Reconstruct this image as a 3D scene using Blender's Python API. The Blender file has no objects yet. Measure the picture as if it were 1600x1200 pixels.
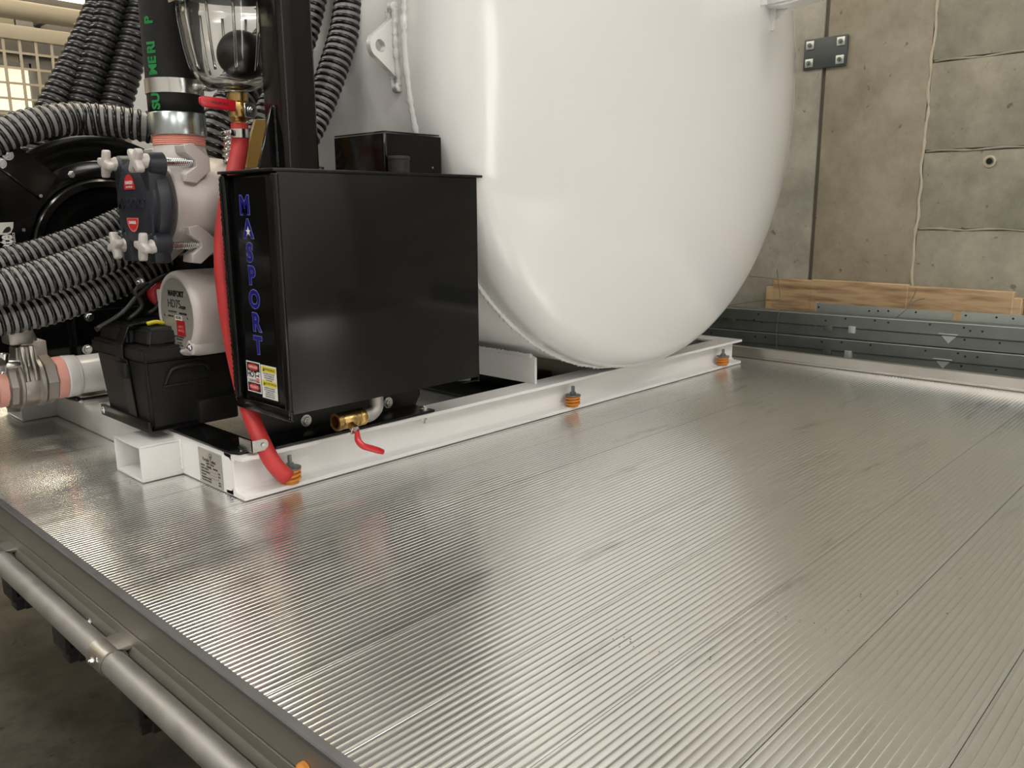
import bpy, bmesh, math, random
from math import sin, cos, pi, sqrt, radians, asin
from mathutils import Vector, Matrix
random.seed(7)
SC = bpy.context.scene
COL = SC.collection

# ------------------------------------------------------------------ camera
FPX = 1283.317
PITCH, ROLL, YAW = .207815, .006321467, .81356794
CAM = Vector((-.8095, -1.5441, .6))
_f = Vector((sin(YAW)*cos(PITCH), cos(YAW)*cos(PITCH), -sin(PITCH)))
_r = Vector((cos(YAW), -sin(YAW), 0)); _d = _f.cross(_r)
RGT = cos(ROLL)*_r + sin(ROLL)*_d
DWN = -sin(ROLL)*_r + cos(ROLL)*_d
cd = bpy.data.cameras.new('camera'); cam = bpy.data.objects.new('camera', cd); COL.objects.link(cam)
m = Matrix((( RGT.x, -DWN.x, -_f.x, CAM.x), (RGT.y, -DWN.y, -_f.y, CAM.y), (RGT.z, -DWN.z, -_f.z, CAM.z), (0, 0, 0, 1)))
cam.matrix_world = m
cd.sensor_fit = 'HORIZONTAL'; cd.sensor_width = 36; cd.lens = FPX/1600*36
cd.clip_start = .01
SC.camera = cam

def at(px, py, **k):
    """surveying helper: the point on plane x/y/z = value seen at a photo pixel"""
    v = RGT*((px-800)/FPX) + DWN*((py-600)/FPX) + _f
    (a, val), = k.items(); i = 'xyz'.index(a)
    return CAM + v*((val-CAM[i])/v[i])

# ------------------------------------------------------------------ world, lights, exposure
w = bpy.data.worlds.new('world'); SC.world = w; w.use_nodes = True
w.node_tree.nodes['Background'].inputs[0].default_value = (.9, .93, 1, 1)
w.node_tree.nodes['Background'].inputs[1].default_value = .25
SC.view_settings.view_transform = 'Standard'; SC.view_settings.look = 'None'
SC.view_settings.gamma = 1; SC.view_settings.use_curve_mapping = False
SC.view_settings.exposure = 0.34

def area(name, loc, size, power, rot=(0, 0, 0), col=(1, .975, .945)):
    l = bpy.data.lights.new(name, 'AREA'); l.shape = 'RECTANGLE'; l.size, l.size_y = size
    l.energy = power; l.color = col
    o = bpy.data.objects.new(name, l); o.location = loc; o.rotation_euler = rot; COL.objects.link(o); return o
# strip lights under the workshop ceiling
for i, (x, y, p) in enumerate([(-3.4, -3.6, 62), (-3.6, -.6, 55), (-.8, -3.9, 70), (1.8, -3.9, 70), (-1.6, .2, 40), (-1.5, 3.0, 45)]):
    area('strip_light', (x, y, 3.30), (1.7 if y < -3 else .28, 1.5), p*.5)
    area('ceiling_fill_light', (x, y, 3.32), (.28, 1.5), p*.4, (pi, 0, 0))  # upward fill lamp added to brighten the ceiling
# one long warm strip over the truck
area('strip_light', (.95, 1.3, 3.30), (.22, 3.4), 38, col=(1, .87, .66)); area('ceiling_fill_light', (.95, 1.3, 3.32), (.22, 3.4), 25, (pi, 0, 0), (1, .92, .80))  # the upward lamp is added ceiling fill
# daylight through the roller door behind the photographer's right shoulder
area('door_gap_daylight', (.52, -5.1, .9), (.22, 3.2), 14, (radians(90), 0, 0), (1, .97, .93))

# ------------------------------------------------------------------ materials
def nm(name):
    m = bpy.data.materials.new(name); m.use_nodes = True
    nt = m.node_tree; b = nt.nodes['Principled BSDF']
    return m, nt, b
def mat(name, col, rough=.5, metal=0, spec=.5, coat=0, var=0, scale=20, bump=0, bscale=200, rvar=0):
    m, nt, b = nm(name)
    b.inputs['Base Color'].default_value = (*col, 1); b.inputs['Roughness'].default_value = rough
    b.inputs['Metallic'].default_value = metal; b.inputs['Specular IOR Level'].default_value = spec
    b.inputs['Coat Weight'].default_value = coat; b.inputs['Coat Roughness'].default_value = .05
    tc = nt.nodes.new('ShaderNodeTexCoord')
    if var or rvar:
        n = nt.nodes.new('ShaderNodeTexNoise'); n.inputs['Scale'].default_value = scale; n.inputs['Detail'].default_value = 5
        nt.links.new(tc.outputs['Object'], n.inputs['Vector'])
        if var:
            mx = nt.nodes.new('ShaderNodeMix'); mx.data_type = 'RGBA'
            mx.inputs[6].default_value = (*[c*(1-var) for c in col], 1); mx.inputs[7].default_value = (*[min(1, c*(1+var)) for c in col], 1)
            nt.links.new(n.outputs['Fac'], mx.inputs[0]); nt.links.new(mx.outputs[2], b.inputs['Base Color'])
        if rvar:
            mr = nt.nodes.new('ShaderNodeMapRange'); mr.inputs[1].default_value = .3; mr.inputs[2].default_value = .7
            mr.inputs[3].default_value = max(.02, rough-rvar); mr.inputs[4].default_value = rough+rvar
            nt.links.new(n.outputs['Fac'], mr.inputs[0]); nt.links.new(mr.outputs[0], b.inputs['Roughness'])
    if bump:
        n2 = nt.nodes.new('ShaderNodeTexNoise'); n2.inputs['Scale'].default_value = bscale; n2.inputs['Detail'].default_value = 3
        nt.links.new(tc.outputs['Object'], n2.inputs['Vector'])
        bp = nt.nodes.new('ShaderNodeBump'); bp.inputs['Strength'].default_value = bump; bp.inputs['Distance'].default_value = .002
        nt.links.new(n2.outputs['Fac'], bp.inputs['Height']); nt.links.new(bp.outputs[0], b.inputs['Normal'])
    return m
def emis(name, col, s):
    m, nt, b = nm(name)
    b.inputs['Base Color'].default_value = (*col, 1); b.inputs['Emission Color'].default_value = (*col, 1); b.inputs['Emission Strength'].default_value = s
    return m

def deck_material():
    m, nt, b = nm('extruded_aluminium')
    tc = nt.nodes.new('ShaderNodeTexCoord')
    mp = nt.nodes.new('ShaderNodeMapping'); mp.inputs['Scale'].default_value = (1.6, 9, 1)
    nt.links.new(tc.outputs['Object'], mp.inputs['Vector'])
    oi = nt.nodes.new('ShaderNodeObjectInfo')
    ad = nt.nodes.new('ShaderNodeVectorMath'); nt.links.new(mp.outputs[0], ad.inputs[0]); 
    cx = nt.nodes.new('ShaderNodeCombineXYZ'); mu = nt.nodes.new('ShaderNodeMath'); mu.operation = 'MULTIPLY'; mu.inputs[1].default_value = 40
    nt.links.new(oi.outputs['Random'], mu.inputs[0]); nt.links.new(mu.outputs[0], cx.inputs[2]); nt.links.new(cx.outputs[0], ad.inputs[1])
    n = nt.nodes.new('ShaderNodeTexNoise'); n.inputs['Scale'].default_value = 1.6; n.inputs['Detail'].default_value = 7; n.inputs['Roughness'].default_value = .6
    nt.links.new(ad.outputs[0], n.inputs['Vector'])
    # worn, slightly oily smears
    cr = nt.nodes.new('ShaderNodeValToRGB'); cr.color_ramp.elements[0].position = .27; cr.color_ramp.elements[0].color = (.52, .51, .48, 1)
    cr.color_ramp.elements[1].position = .40; cr.color_ramp.elements[1].color = (.85, .85, .83, 1)
    nt.links.new(n.outputs['Fac'], cr.inputs[0]); nt.links.new(cr.outputs[0], b.inputs['Base Color'])
    mr = nt.nodes.new('ShaderNodeMapRange'); mr.inputs[1].default_value = .35; mr.inputs[2].default_value = .65; mr.inputs[3].default_value = .15; mr.inputs[4].default_value = .23
    nt.links.new(n.outputs['Fac'], mr.inputs[0]); nt.links.new(mr.outputs[0], b.inputs['Roughness'])
    b.inputs['Metallic'].default_value = .9
    b.inputs['Anisotropic'].default_value = .35
    tg = nt.nodes.new('ShaderNodeCombineXYZ'); tg.inputs[1].default_value = 1
    nt.links.new(tg.outputs[0], b.inputs['Tangent'])
    return m

def concrete(name, c1, c2, dark=.5):
    m, nt, b = nm(name)
    tc = nt.nodes.new('ShaderNodeTexCoord')
    n = nt.nodes.new('ShaderNodeTexNoise'); n.inputs['Scale'].default_value = 3.2; n.inputs['Detail'].default_value = 10; n.inputs['Roughness'].default_value = .72
    nt.links.new(tc.outputs['Object'], n.inputs['Vector'])
    cr = nt.nodes.new('ShaderNodeValToRGB'); cr.color_ramp.elements[0].position = .38; cr.color_ramp.elements[0].color = (*[q*.86 for q in c1], 1)
    cr.color_ramp.elements[1].position = .62; cr.color_ramp.elements[1].color = (*c2, 1)
    nt.links.new(n.outputs['Fac'], cr.inputs[0])
    v = nt.nodes.new('ShaderNodeTexNoise'); v.inputs['Scale'].default_value = 24; v.inputs['Detail'].default_value = 2
    nt.links.new(tc.outputs['Object'], v.inputs['Vector'])
    sr = nt.nodes.new('ShaderNodeValToRGB'); sr.color_ramp.elements[0].position = .24; sr.color_ramp.elements[0].color = (dark, dark, dark, 1)
    sr.color_ramp.elements[1].position = .31; sr.color_ramp.elements[1].color = (1, 1, 1, 1)
    nt.links.new(v.outputs['Fac'], sr.inputs[0])
    mx = nt.nodes.new('ShaderNodeMix'); mx.data_type = 'RGBA'; mx.blend_type = 'MULTIPLY'; mx.inputs[0].default_value = 1
    nt.links.new(cr.outputs[0], mx.inputs[6]); nt.links.new(sr.outputs[0], mx.inputs[7]); nt.links.new(mx.outputs[2], b.inputs['Base Color'])
    b.inputs['Roughness'].default_value = .72
    bp = nt.nodes.new('ShaderNodeBump'); bp.inputs['Strength'].default_value = .25; bp.inputs['Distance'].default_value = .004
    nt.links.new(v.outputs['Fac'], bp.inputs['Height']); nt.links.new(bp.outputs[0], b.inputs['Normal'])
    return m

def wood_material():
    m, nt, b = nm('rough_timber')
    tc = nt.nodes.new('ShaderNodeTexCoord'); mp = nt.nodes.new('ShaderNodeMapping'); mp.inputs['Scale'].default_value = (8, 1.5, 14)
    nt.links.new(tc.outputs['Object'], mp.inputs['Vector'])
    n = nt.nodes.new('ShaderNodeTexNoise'); n.inputs['Scale'].default_value = 3; n.inputs['Detail'].default_value = 8
    nt.links.new(mp.outputs[0], n.inputs['Vector'])
    cr = nt.nodes.new('ShaderNodeValToRGB'); cr.color_ramp.elements[0].position = .3; cr.color_ramp.elements[0].color = (.22, .13, .065, 1)
    cr.color_ramp.elements[1].position = .55; cr.color_ramp.elements[1].color = (.55, .39, .23, 1)
    oi = nt.nodes.new('ShaderNodeObjectInfo'); hs = nt.nodes.new('ShaderNodeHueSaturation'); mr = nt.nodes.new('ShaderNodeMapRange')
    mr.inputs[3].default_value = .72; mr.inputs[4].default_value = 1.1
    nt.links.new(oi.outputs['Random'], mr.inputs[0]); nt.links.new(mr.outputs[0], hs.inputs['Value'])
    nt.links.new(n.outputs['Fac'], cr.inputs[0]); nt.links.new(cr.outputs[0], hs.inputs['Color']); nt.links.new(hs.outputs[0], b.inputs['Base Color'])
    b.inputs['Roughness'].default_value = .75
    return m

M = dict(
 white=mat('white_gloss_paint', (.77, .765, .755), .16, coat=.35, bump=.02, bscale=30),
 whitef=mat('white_frame_paint', (.79, .78, .765), .32, coat=.25, bump=.03, bscale=60, var=.03, scale=6),
 black=mat('black_gloss_powder_coat', (.004, .004, .004), .14, spec=.3, coat=.12, bump=.03, bscale=25),
 blackp=mat('black_satin_paint', (.006, .006, .006), .28, spec=.35),
 plastic=mat('black_textured_plastic', (.012, .012, .012), .5, spec=.35, bump=.25, bscale=900),
 rubber=mat('black_rubber', (.008, .008, .008), .38, spec=.4), rib=mat('black_hose_rib', (.006, .006, .006), .22, spec=.5),
 hosegrey=mat('grey_hose_wall', (.245, .245, .24), .42, var=.12),
 hosedark=mat('dark_hose_wall', (.04, .04, .041), .4),
 hosefab=mat('black_woven_hose', (.009, .009, .010), .6, spec=.3, bump=.5, bscale=700),
 deck=deck_material(),
 alu=mat('mill_aluminium', (.62, .60, .56), .38, 1, var=.06, scale=12, rvar=.06),
 aludull=mat('dull_anodised_aluminium', (.29, .27, .235), .5, .7, var=.05, scale=8),
 pipealu=mat('brushed_aluminium_pipe', (.40, .39, .37), .55, .85, var=.2, scale=25, rvar=.08),
 lip=mat('grey_edge_lip', (.17, .17, .175), .45, .6, var=.15, scale=30),
 dzinc=mat('dull_zinc_coupling', (.42, .46, .46), .26, 1, var=.2, scale=30),
 zinc=mat('zinc_plated_steel', (.72, .74, .75), .25, 1, var=.1, scale=40),
 galv=mat('galvanised_steel', (.20, .22, .215), .42, .75, var=.2, scale=14, rvar=.08),
 galvl=mat('pale_galvanised_and_lit_edge', (.55, .60, .58), .4, .6, var=.1, scale=20),
 steel=mat('cast_stainless', (.44, .41, .37), .46, 1, var=.15, scale=18, bump=.12, bscale=300),
 steelb=mat('bright_steel', (.70, .69, .67), .2, 1, var=.08, scale=30),
 castw=mat('bare_cast_alloy', (.60, .56, .53), .5, .25, var=.06, scale=10, bump=.25, bscale=350),
 brass=mat('brass', (.46, .31, .12), .3, 1, var=.2, scale=40),
 redh=mat('red_vinyl_grip', (.55, .012, .022), .3, coat=.3),
 redhose=mat('red_rubber_hose', (.50, .035, .035), .55, var=.12, scale=60),
 pink=mat('pink_thread_tape', (.88, .44, .36), .6, bump=.2, bscale=300),
 navy=mat('dark_navy_casting', (.016, .019, .028), .45, bump=.15, bscale=250),
 orange=mat('orange_spring', (.62, .23, .03), .45),
 redp=mat('red_paint', (.35, .012, .02), .35),
 redstk=mat('red_sticker_print', (.55, .03, .03), .4),
 pinkstk=mat('pale_red_print', (.72, .18, .15), .4),
 whitestk=mat('white_sticker_print', (.75, .73, .70), .4),
 yellow=mat('yellow_sticker_print', (.70, .60, .05), .4),
 ochre=mat('ochre_paint', (.30, .17, .02), .4),
 ink=mat('black_print', (.01, .01, .01), .5),
 blue=mat('blue_print', (.007, .006, .17), .35),
 bluel=mat('pale_blue_outline', (.16, .16, .45), .4),
 green=mat('green_print', (.01, .22, .05), .5),
 plate=mat('engraved_aluminium_plate', (.50, .47, .42), .4, .6),
 plateg=mat('grey_nameplate', (.36, .35, .31), .42, .35),
 slate=mat('slate_grey_paint', (.055, .068, .072), .5),
 conc_a=concrete('concrete_pale', (.29, .28, .24), (.39, .375, .33)),
 conc_b=concrete('concrete_tan', (.27, .24, .185), (.345, .315, .255)),
 conc_c=concrete('concrete_grey', (.25, .24, .195), (.345, .33, .275)),
 mortar=mat('pale_mortar', (.46, .42, .33), .85, bump=.6, bscale=120),
 floor=concrete('oily_floor_concrete', (.052, .046, .034), (.115, .10, .075)),
 ceil=mat('painted_ceiling', (.70, .69, .66), .8),
 beige=mat('beige_painted_steel', (.48, .42, .31), .5),
 greyb=mat('grey_cladding', (.26, .24, .21), .45),
 pale=mat('pale_painted_wall', (.60, .59, .57), .7), dim=mat('dull_grey_wall', (.11, .105, .10), .7), seam=mat('brown_joint_filler', (.15, .13, .105), .8),
 wood=wood_material(),
 glow=emis('lit_window_pane', (1, .87, .60), 2.6),
 glow2=emis('lit_frosted_pane', (1, .88, .66), .62),
 rubblk=mat('dark_void_rubber', (.02, .02, .02), .6),
)
def glass():
    m, nt, b = nm('clear_bowl_plastic')
    b.inputs['Base Color'].default_value = (.97, .97, .96, 1); b.inputs['Transmission Weight'].default_value = 1
    b.inputs['Roughness'].default_value = .03; b.inputs['IOR'].default_value = 1.4
    return m
M['glass'] = glass()

# ------------------------------------------------------------------ mesh helpers
def V(*a): return Vector(a)
def merge(bm, t):
    me = bpy.data.meshes.new('tmp'); t.to_mesh(me); t.free(); bm.from_mesh(me); bpy.data.meshes.remove(me)
def box(bm, lo, hi, bev=0, seg=2, mtx=None):
    t = bmesh.new(); bmesh.ops.create_cube(t, size=1)
    lo, hi = Vector(lo), Vector(hi)
    for v in t.verts: v.co = Vector((lo[i]+(v.co[i]+.5)*(hi[i]-lo[i]) for i in range(3)))
    if bev: bmesh.ops.bevel(t, geom=t.edges[:], offset=bev, segments=seg, affect='EDGES', profile=.5)
    if mtx is not None: t.transform(mtx)
    merge(bm, t); return bm
def prism(bm, pts, vec, bev=0, bseg=2):
    """closed polygon pts (3-D) extruded along vec"""
    t = bmesh.new(); vec = Vector(vec); n = len(pts)
    a = [t.verts.new(Vector(p)) for p in pts]; b = [t.verts.new(Vector(p)+vec) for p in pts]
    t.faces.new(a); t.faces.new(b[::-1])
    for i in range(n): t.faces.new((a[i], b[i], b[(i+1) % n], a[(i+1) % n]))
    bmesh.ops.recalc_face_normals(t, faces=t.faces[:])
    if bev: bmesh.ops.bevel(t, geom=t.edges[:], offset=bev, segments=bseg, affect='EDGES', profile=.5)
    merge(bm, t); return bm
def frame(d):
    d = Vector(d).normalized(); u = d.cross(V(0, 0, 1))
    if u.length < 1e-4: u = V(1, 0, 0)
    u.normalize(); return u, d.cross(u).normalized()
def lathe(bm, prof, org, axis, n=32, cap=True, rfun=None):
    """prof: list of (radius, distance along axis)"""
    org, axis = Vector(org), Vector(axis).normalized(); u, v = frame(axis)
    rings = []
    for r, h in prof:
        if r < 1e-6: rings.append([bm.verts.new(org+axis*h)]); continue
        rings.append([bm.verts.new(org+axis*h+(u*cos(2*pi*i/n)+v*sin(2*pi*i/n))*r*(rfun(2*pi*i/n) if rfun else 1)) for i in range(n)])
    fs = []
    for a, b in zip(rings, rings[1:]):
        if len(a) == 1 and len(b) == 1: continue
        for i in range(n):
            j = (i+1) % n
            if len(a) == 1: fs.append(bm.faces.new((a[0], b[i], b[j])))
            elif len(b) == 1: fs.append(bm.faces.new((a[i], b[0], a[j])))
            else: fs.append(bm.faces.new((a[i], b[i], b[j], a[j])))
    if cap:
        for rg, fl in ((rings[0], 0), (rings[-1], 1)):
            if len(rg) > 2: fs.append(bm.faces.new(rg if not fl else rg[::-1]))
    bmesh.ops.recalc_face_normals(bm, faces=fs)
    return bm
def cyl(bm, a, b, r, n=24, bev=0, r2=None):
    a, b = Vector(a), Vector(b); L = (b-a).length; r2 = r if r2 is None else r2
    if bev: pr = [(r-bev, 0), (r-.3*bev, .3*bev), (r, bev), (r2, L-bev), (r2-.3*bev, L-.3*bev), (r2-bev, L)]
    else: pr = [(r, 0), (r2, L)]
    return lathe(bm, pr, a, b-a, n)
def spline(pts, step=.02):
    pts = [Vector(p) for p in pts]
    P = [pts[0]*2-pts[1]]+pts+[pts[-1]*2-pts[-2]]; out = []
    for i in range(1, len(P)-2):
        p0, p1, p2, p3 = P[i-1:i+3]; n = max(2, int((p2-p1).length/step))
        for k in range(n):
            t = k/n
            out.append(.5*((2*p1)+(p2-p0)*t+(2*p0-5*p1+4*p2-p3)*t*t+(3*p1-p0-3*p2+p3)*t**3))
    out.append(pts[-1]); return out
def frames(path):
    T = []
    for i in range(len(path)): T.append((path[min(i+1, len(path)-1)]-path[max(i-1, 0)]).normalized())
    u, v = frame(T[0]); F = []
    for i, t in enumerate(T):
        u = (u-t*u.dot(t)).normalized(); v = t.cross(u); F.append((path[i], t, u, v))
    return F
def tube(bm, path, r, n=16, cap=True):
    F = frames(path); rings = []
    for i, (p, t, u, v) in enumerate(F):
        rr = r(i/(len(F)-1)) if callable(r) else r
        rings.append([bm.verts.new(p+(u*cos(2*pi*k/n)+v*sin(2*pi*k/n))*rr) for k in range(n)])
    for a, b in zip(rings, rings[1:]):
        for i in range(n): bm.faces.new((a[i], a[(i+1) % n], b[(i+1) % n], b[i]))
    if cap: bm.faces.new(rings[0][::-1]); bm.faces.new(rings[-1])
    return bm
def resample(path, step):
    out = [path[0]]; acc = 0
    for a, b in zip(path, path[1:]):
        L = (b-a).length; pos = 0
        while acc+(L-pos) >= step:
            pos += step-acc; acc = 0; out.append(a+(b-a)*(pos/L))
        acc += L-pos
    return out
def helix(bm, path, r, pitch, rr, nt=18, m=6):
    """a rib wound round a hose"""
    pts = resample(path, pitch/nt); F = frames(pts); rings = []
    for i, (p, t, u, v) in enumerate(F):
        a = 2*pi*i/nt; rad = u*cos(a)+v*sin(a); c = p+rad*r
        rings.append([bm.verts.new(c+rad*(rr*.75*sin(pi*k/(m-1)))+t*(rr*cos(pi*k/(m-1)))) for k in range(m)])
    for a, b in zip(rings, rings[1:]):
        for k in range(m-1): bm.faces.new((a[k], a[k+1], b[k+1], b[k]))
    return bm
def obj(name, bm, mt, parent=None, label=None, cat=None, group=None, kind=None, ang=38):
    root = parent
    while root is not None and root.parent is not None: root = root.parent
    if root is None:
        xs = [v.co for v in bm.verts]
        lo = Vector((min(c[i] for c in xs) for i in range(3))); hi = Vector((max(c[i] for c in xs) for i in range(3)))
        org = V((lo.x+hi.x)/2, (lo.y+hi.y)/2, lo.z)
    else: org = root.location.copy()
    bm.transform(Matrix.Translation(-org))
    thr = radians(ang)
    for e in bm.edges: e.smooth = len(e.link_faces) != 2 or e.calc_face_angle(0) < thr
    for f in bm.faces: f.smooth = True
    me = bpy.data.meshes.new(name); bm.to_mesh(me); bm.free()
    me.materials.append(mt)
    o = bpy.data.objects.new(name, me); COL.objects.link(o)
    if parent is None: o.location = org
    else: o.parent = parent
    tag(o, label, cat, group, kind); return o
def tag(o, label=None, cat=None, group=None, kind=None):
    if label: o['label'] = label
    if cat: o['category'] = cat
    if group: o['group'] = group
    if kind: o['kind'] = kind
def thing(name, loc, label, cat, group=None, kind=None):
    o = bpy.data.objects.new(name, None); COL.objects.link(o); o.location = Vector(loc); o.empty_display_size = .05
    tag(o, label, cat, group, kind); return o
def copy_tree(o, loc=None, label=None, parent=None):
    c = o.copy(); COL.objects.link(c); c.parent = parent
    if loc is not None: c.location = Vector(loc)
    if label: c['label'] = label
    for ch in [k for k in bpy.data.objects if k.parent == o]: copy_tree(ch, parent=c)
    return c
B = bmesh.new
NX = ((0, -1, 0), (0, 0, 1))      # print on a face looking towards -X
NY = ((1, 0, 0), (0, 0, 1))       # print on a face looking towards -Y
def textbm(s, size, org, uv, off=0, ext=.0004, align='CENTER', xs=1.0, spacing=1.0, shear=0):
    cu = bpy.data.curves.new('t', 'FONT'); cu.body = s; cu.size = size; cu.align_x = align; cu.align_y = 'CENTER'
    cu.offset = off; cu.extrude = ext; cu.resolution_u = 3; cu.space_character = spacing; cu.shear = shear
    o = bpy.data.objects.new('t', cu); COL.objects.link(o)
    dg = bpy.context.evaluated_depsgraph_get(); me = bpy.data.meshes.new_from_object(o.evaluated_get(dg))
    bm = B(); bm.from_mesh(me); bpy.data.meshes.remove(me); bpy.data.objects.remove(o); bpy.data.curves.remove(cu)
    u, v = Vector(uv[0]), Vector(uv[1]); n = u.cross(v); org = Vector(org)
    for q in bm.verts: q.co = org+u*(q.co.x*xs)+v*q.co.y+n*q.co.z
    return bm
def panel(bm, org, uv, w, h, t=.0006, bev=0):
    """thin plate centred at org"""
    u, v = Vector(uv[0]), Vector(uv[1]); n = u.cross(v); o = Vector(org)
    return prism(bm, [o-u*w/2-v*h/2, o+u*w/2-v*h/2, o+u*w/2+v*h/2, o-u*w/2+v*h/2], n*t, bev)
def disc(bm, org, uv, rx, ry, t=.0006, n=28, a0=0, a1=2*pi):
    u, v = Vector(uv[0]), Vector(uv[1]); nn = u.cross(v); o = Vector(org)
    k = n if a1-a0 >= 2*pi-1e-6 else n+1
    return prism(bm, [o+u*rx*cos(a0+(a1-a0)*i/n)+v*ry*sin(a0+(a1-a0)*i/n) for i in range(k)], nn*t)
def hexbolt(parent, p, d, r=.009, h=.007, mt=None, name='bolt', washer=True):
    bm = B(); p = Vector(p); d = Vector(d).normalized()
    if washer: cyl(bm, p, p+d*.002, r*1.35, 20)
    lathe(bm, [(r, .002), (r, h-.001), (r*.9, h), (0, h)], p, d, 6, cap=False)
    lathe(bm, [(r*.5, h), (r*.45, h+.003), (0, h+.003)], p, d, 12, cap=False)
    return obj(name, bm, mt or M['zinc'], parent)
def tape_rope(bm, path, r, seed=0, n=8):
    """lumpy weld bead along a path"""
    rnd = random.Random(seed)
    F = frames(path); rings = []
    for i, (p, t, u, v) in enumerate(F):
        rr = r*(1+.25*rnd.uniform(-1, 1)+(.18 if i % 2 else -.18))
        rings.append([bm.verts.new(p+(u*cos(2*pi*k/n)+v*sin(2*pi*k/n))*rr) for k in range(n)])
    for a, b in zip(rings, rings[1:]):
        for i in range(n): bm.faces.new((a[i], a[(i+1) % n], b[(i+1) % n], b[i]))
    bm.faces.new(rings[0][::-1]); bm.faces.new(rings[-1])
    return bm
def line(a, b, step=.006):
    a, b = Vector(a), Vector(b); n = max(2, int((b-a).length/step)); return [a+(b-a)*i/n for i in range(n+1)]

# ================================================================== ROOM
FZ = -.95
WX = 3.0                                   # far concrete wall
bm = B(); box(bm, (-5.2, -5.2, FZ-.1), (WX+.3, 4.8, FZ)); fl = obj('floor', bm, M['floor'], kind='structure', label='dark oily concrete workshop floor under the truck')
bm = B(); box(bm, (-5.2, -5.2, 3.6), (WX+.3, 4.8, 3.7)); obj('ceiling', bm, M['ceil'], kind='structure')
bm = B(); box(bm, (-5.3, -5.2, FZ), (-5.2, 4.8, 3.6)); obj('wall_left', bm, M['pale'], kind='structure')
bm = B(); box(bm, (-5.2, -5.3, FZ), (WX+.3, -5.2, 3.6)); obj('wall_behind', bm, M['pale'], kind='structure')
bm = B(); box(bm, (2.40, -5.2, FZ), (WX+.02, 2.6, -.012)); obj('floor_ledge', bm, M['conc_c'], kind='structure')
# far wall with its cast panels
wall = thing('wall_far', (WX, 0, FZ), 'raw concrete wall with cast joints behind the tank', None, kind='structure'); del wall['label']
bm = B(); box(bm, (WX+.012, -5.2, FZ), (WX+.3, 4.8, 3.6)); obj('backing', bm, M['seam'], wall)
def wy(px, py): return at(px, py, x=WX)
s1, s1b = wy(1298, 0), wy(1262, 440)
s2, s2b = wy(1466, 0), wy(1422, 440)
ya, yb_ = (s1.y+s1b.y)/2, (s2.y+s2b.y)/2
h1, h2, h3 = wy(1460, 96).z, wy(1442, 237).z, wy(1430, 358).z
def cpanel(y0, y1, z0, z1, mt, x=WX, bev=.004):
    bm = B(); box(bm, (x, y0, z0), (WX+.0115, y1, z1), min(bev, .002)); obj('panel', bm, mt, wall)
cpanel(ya+.009, 4.8, FZ, 3.6, M['conc_a'], WX-.004)
cpanel(yb_+.004, ya-.009, FZ, 3.6, M['conc_b'])
cpanel(-5.2, yb_-.004, h1+.006, 3.6, M['conc_c'], WX+.004)
cpanel(-5.2, yb_-.004, h2+.006, h1-.006, M['conc_c'], WX+.002)
cpanel(-5.2, yb_-.004, h3+.004, h2-.006, M['conc_c'], WX+.006)
cpanel(-5.2, yb_-.004, FZ, h3-.004, M['conc_c'], WX+.005)
bm = B(); tape_rope(bm, [V(WX+.004+.003*sin(i*1.7), yb_+.006*sin(i*.9)*cos(i*.37), .0+i*.03) for i in range(118)], .0062, 3); obj('mortar_seam', bm, M['mortar'], wall)
for hz in (h1, h2, h3):
    bm = B(); tape_rope(bm, [V(WX+.006, yb_-.01-i*.03, hz+.003*sin(i*.8)) for i in range(60)], .0045, 5); obj('joint_ridge', bm, M['conc_c'], wall)
tp = wy(1546, 252)
bm = B(); lathe(bm, [(.021, 0), (.024, .004), (.017, .006), (.011, .001), (.009, -.02), (0, -.02)], tp+V(.006, 0, 0), (-1, 0, 0), 20, cap=False); obj('tie_hole', bm, M['mortar'], wall)
bm = B(); cyl(bm, tp+V(.0, 0, 0), tp+V(-.004, 0, 0), .0115, 16); obj('tie_hole_plug', bm, M['blackp'], wall)
# steel plate bolted over the joint
c0, c1, c2, c3 = wy(1258, 108), wy(1322, 98), wy(1324, 58), wy(1262, 66)
pc = (c0+c1+c2+c3)/4
sp = thing('joint_plate', (WX-.012, pc.y, pc.z-.06), 'slate grey steel plate with four bolts across the wall joint', 'plate')
py0, py1 = pc.y-.098, pc.y+.098
bm = B(); box(bm, (WX-.014, py0, pc.z-.065), (WX-.004, py1, pc.z+.065), .002); obj('plate', bm, M['slate'], sp)
for yy in (py0+.028, py1-.028):
    for zz in (-.038, .038):
        bm = B(); box(bm, (WX-.018, yy-.018, pc.z+zz-.018), (WX-.0141, yy+.018, pc.z+zz+.018), .001); wsh = obj('square_washer', bm, M['galvl'], sp)
        bm = B(); lathe(bm, [(.010, 0), (.010, .008), (.006, .008), (.006, .014), (0, .014)], (WX-.018, yy, pc.z+zz), (-1, 0, 0), 6, cap=False); obj('bolt', bm, M['galv'], wsh)

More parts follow.
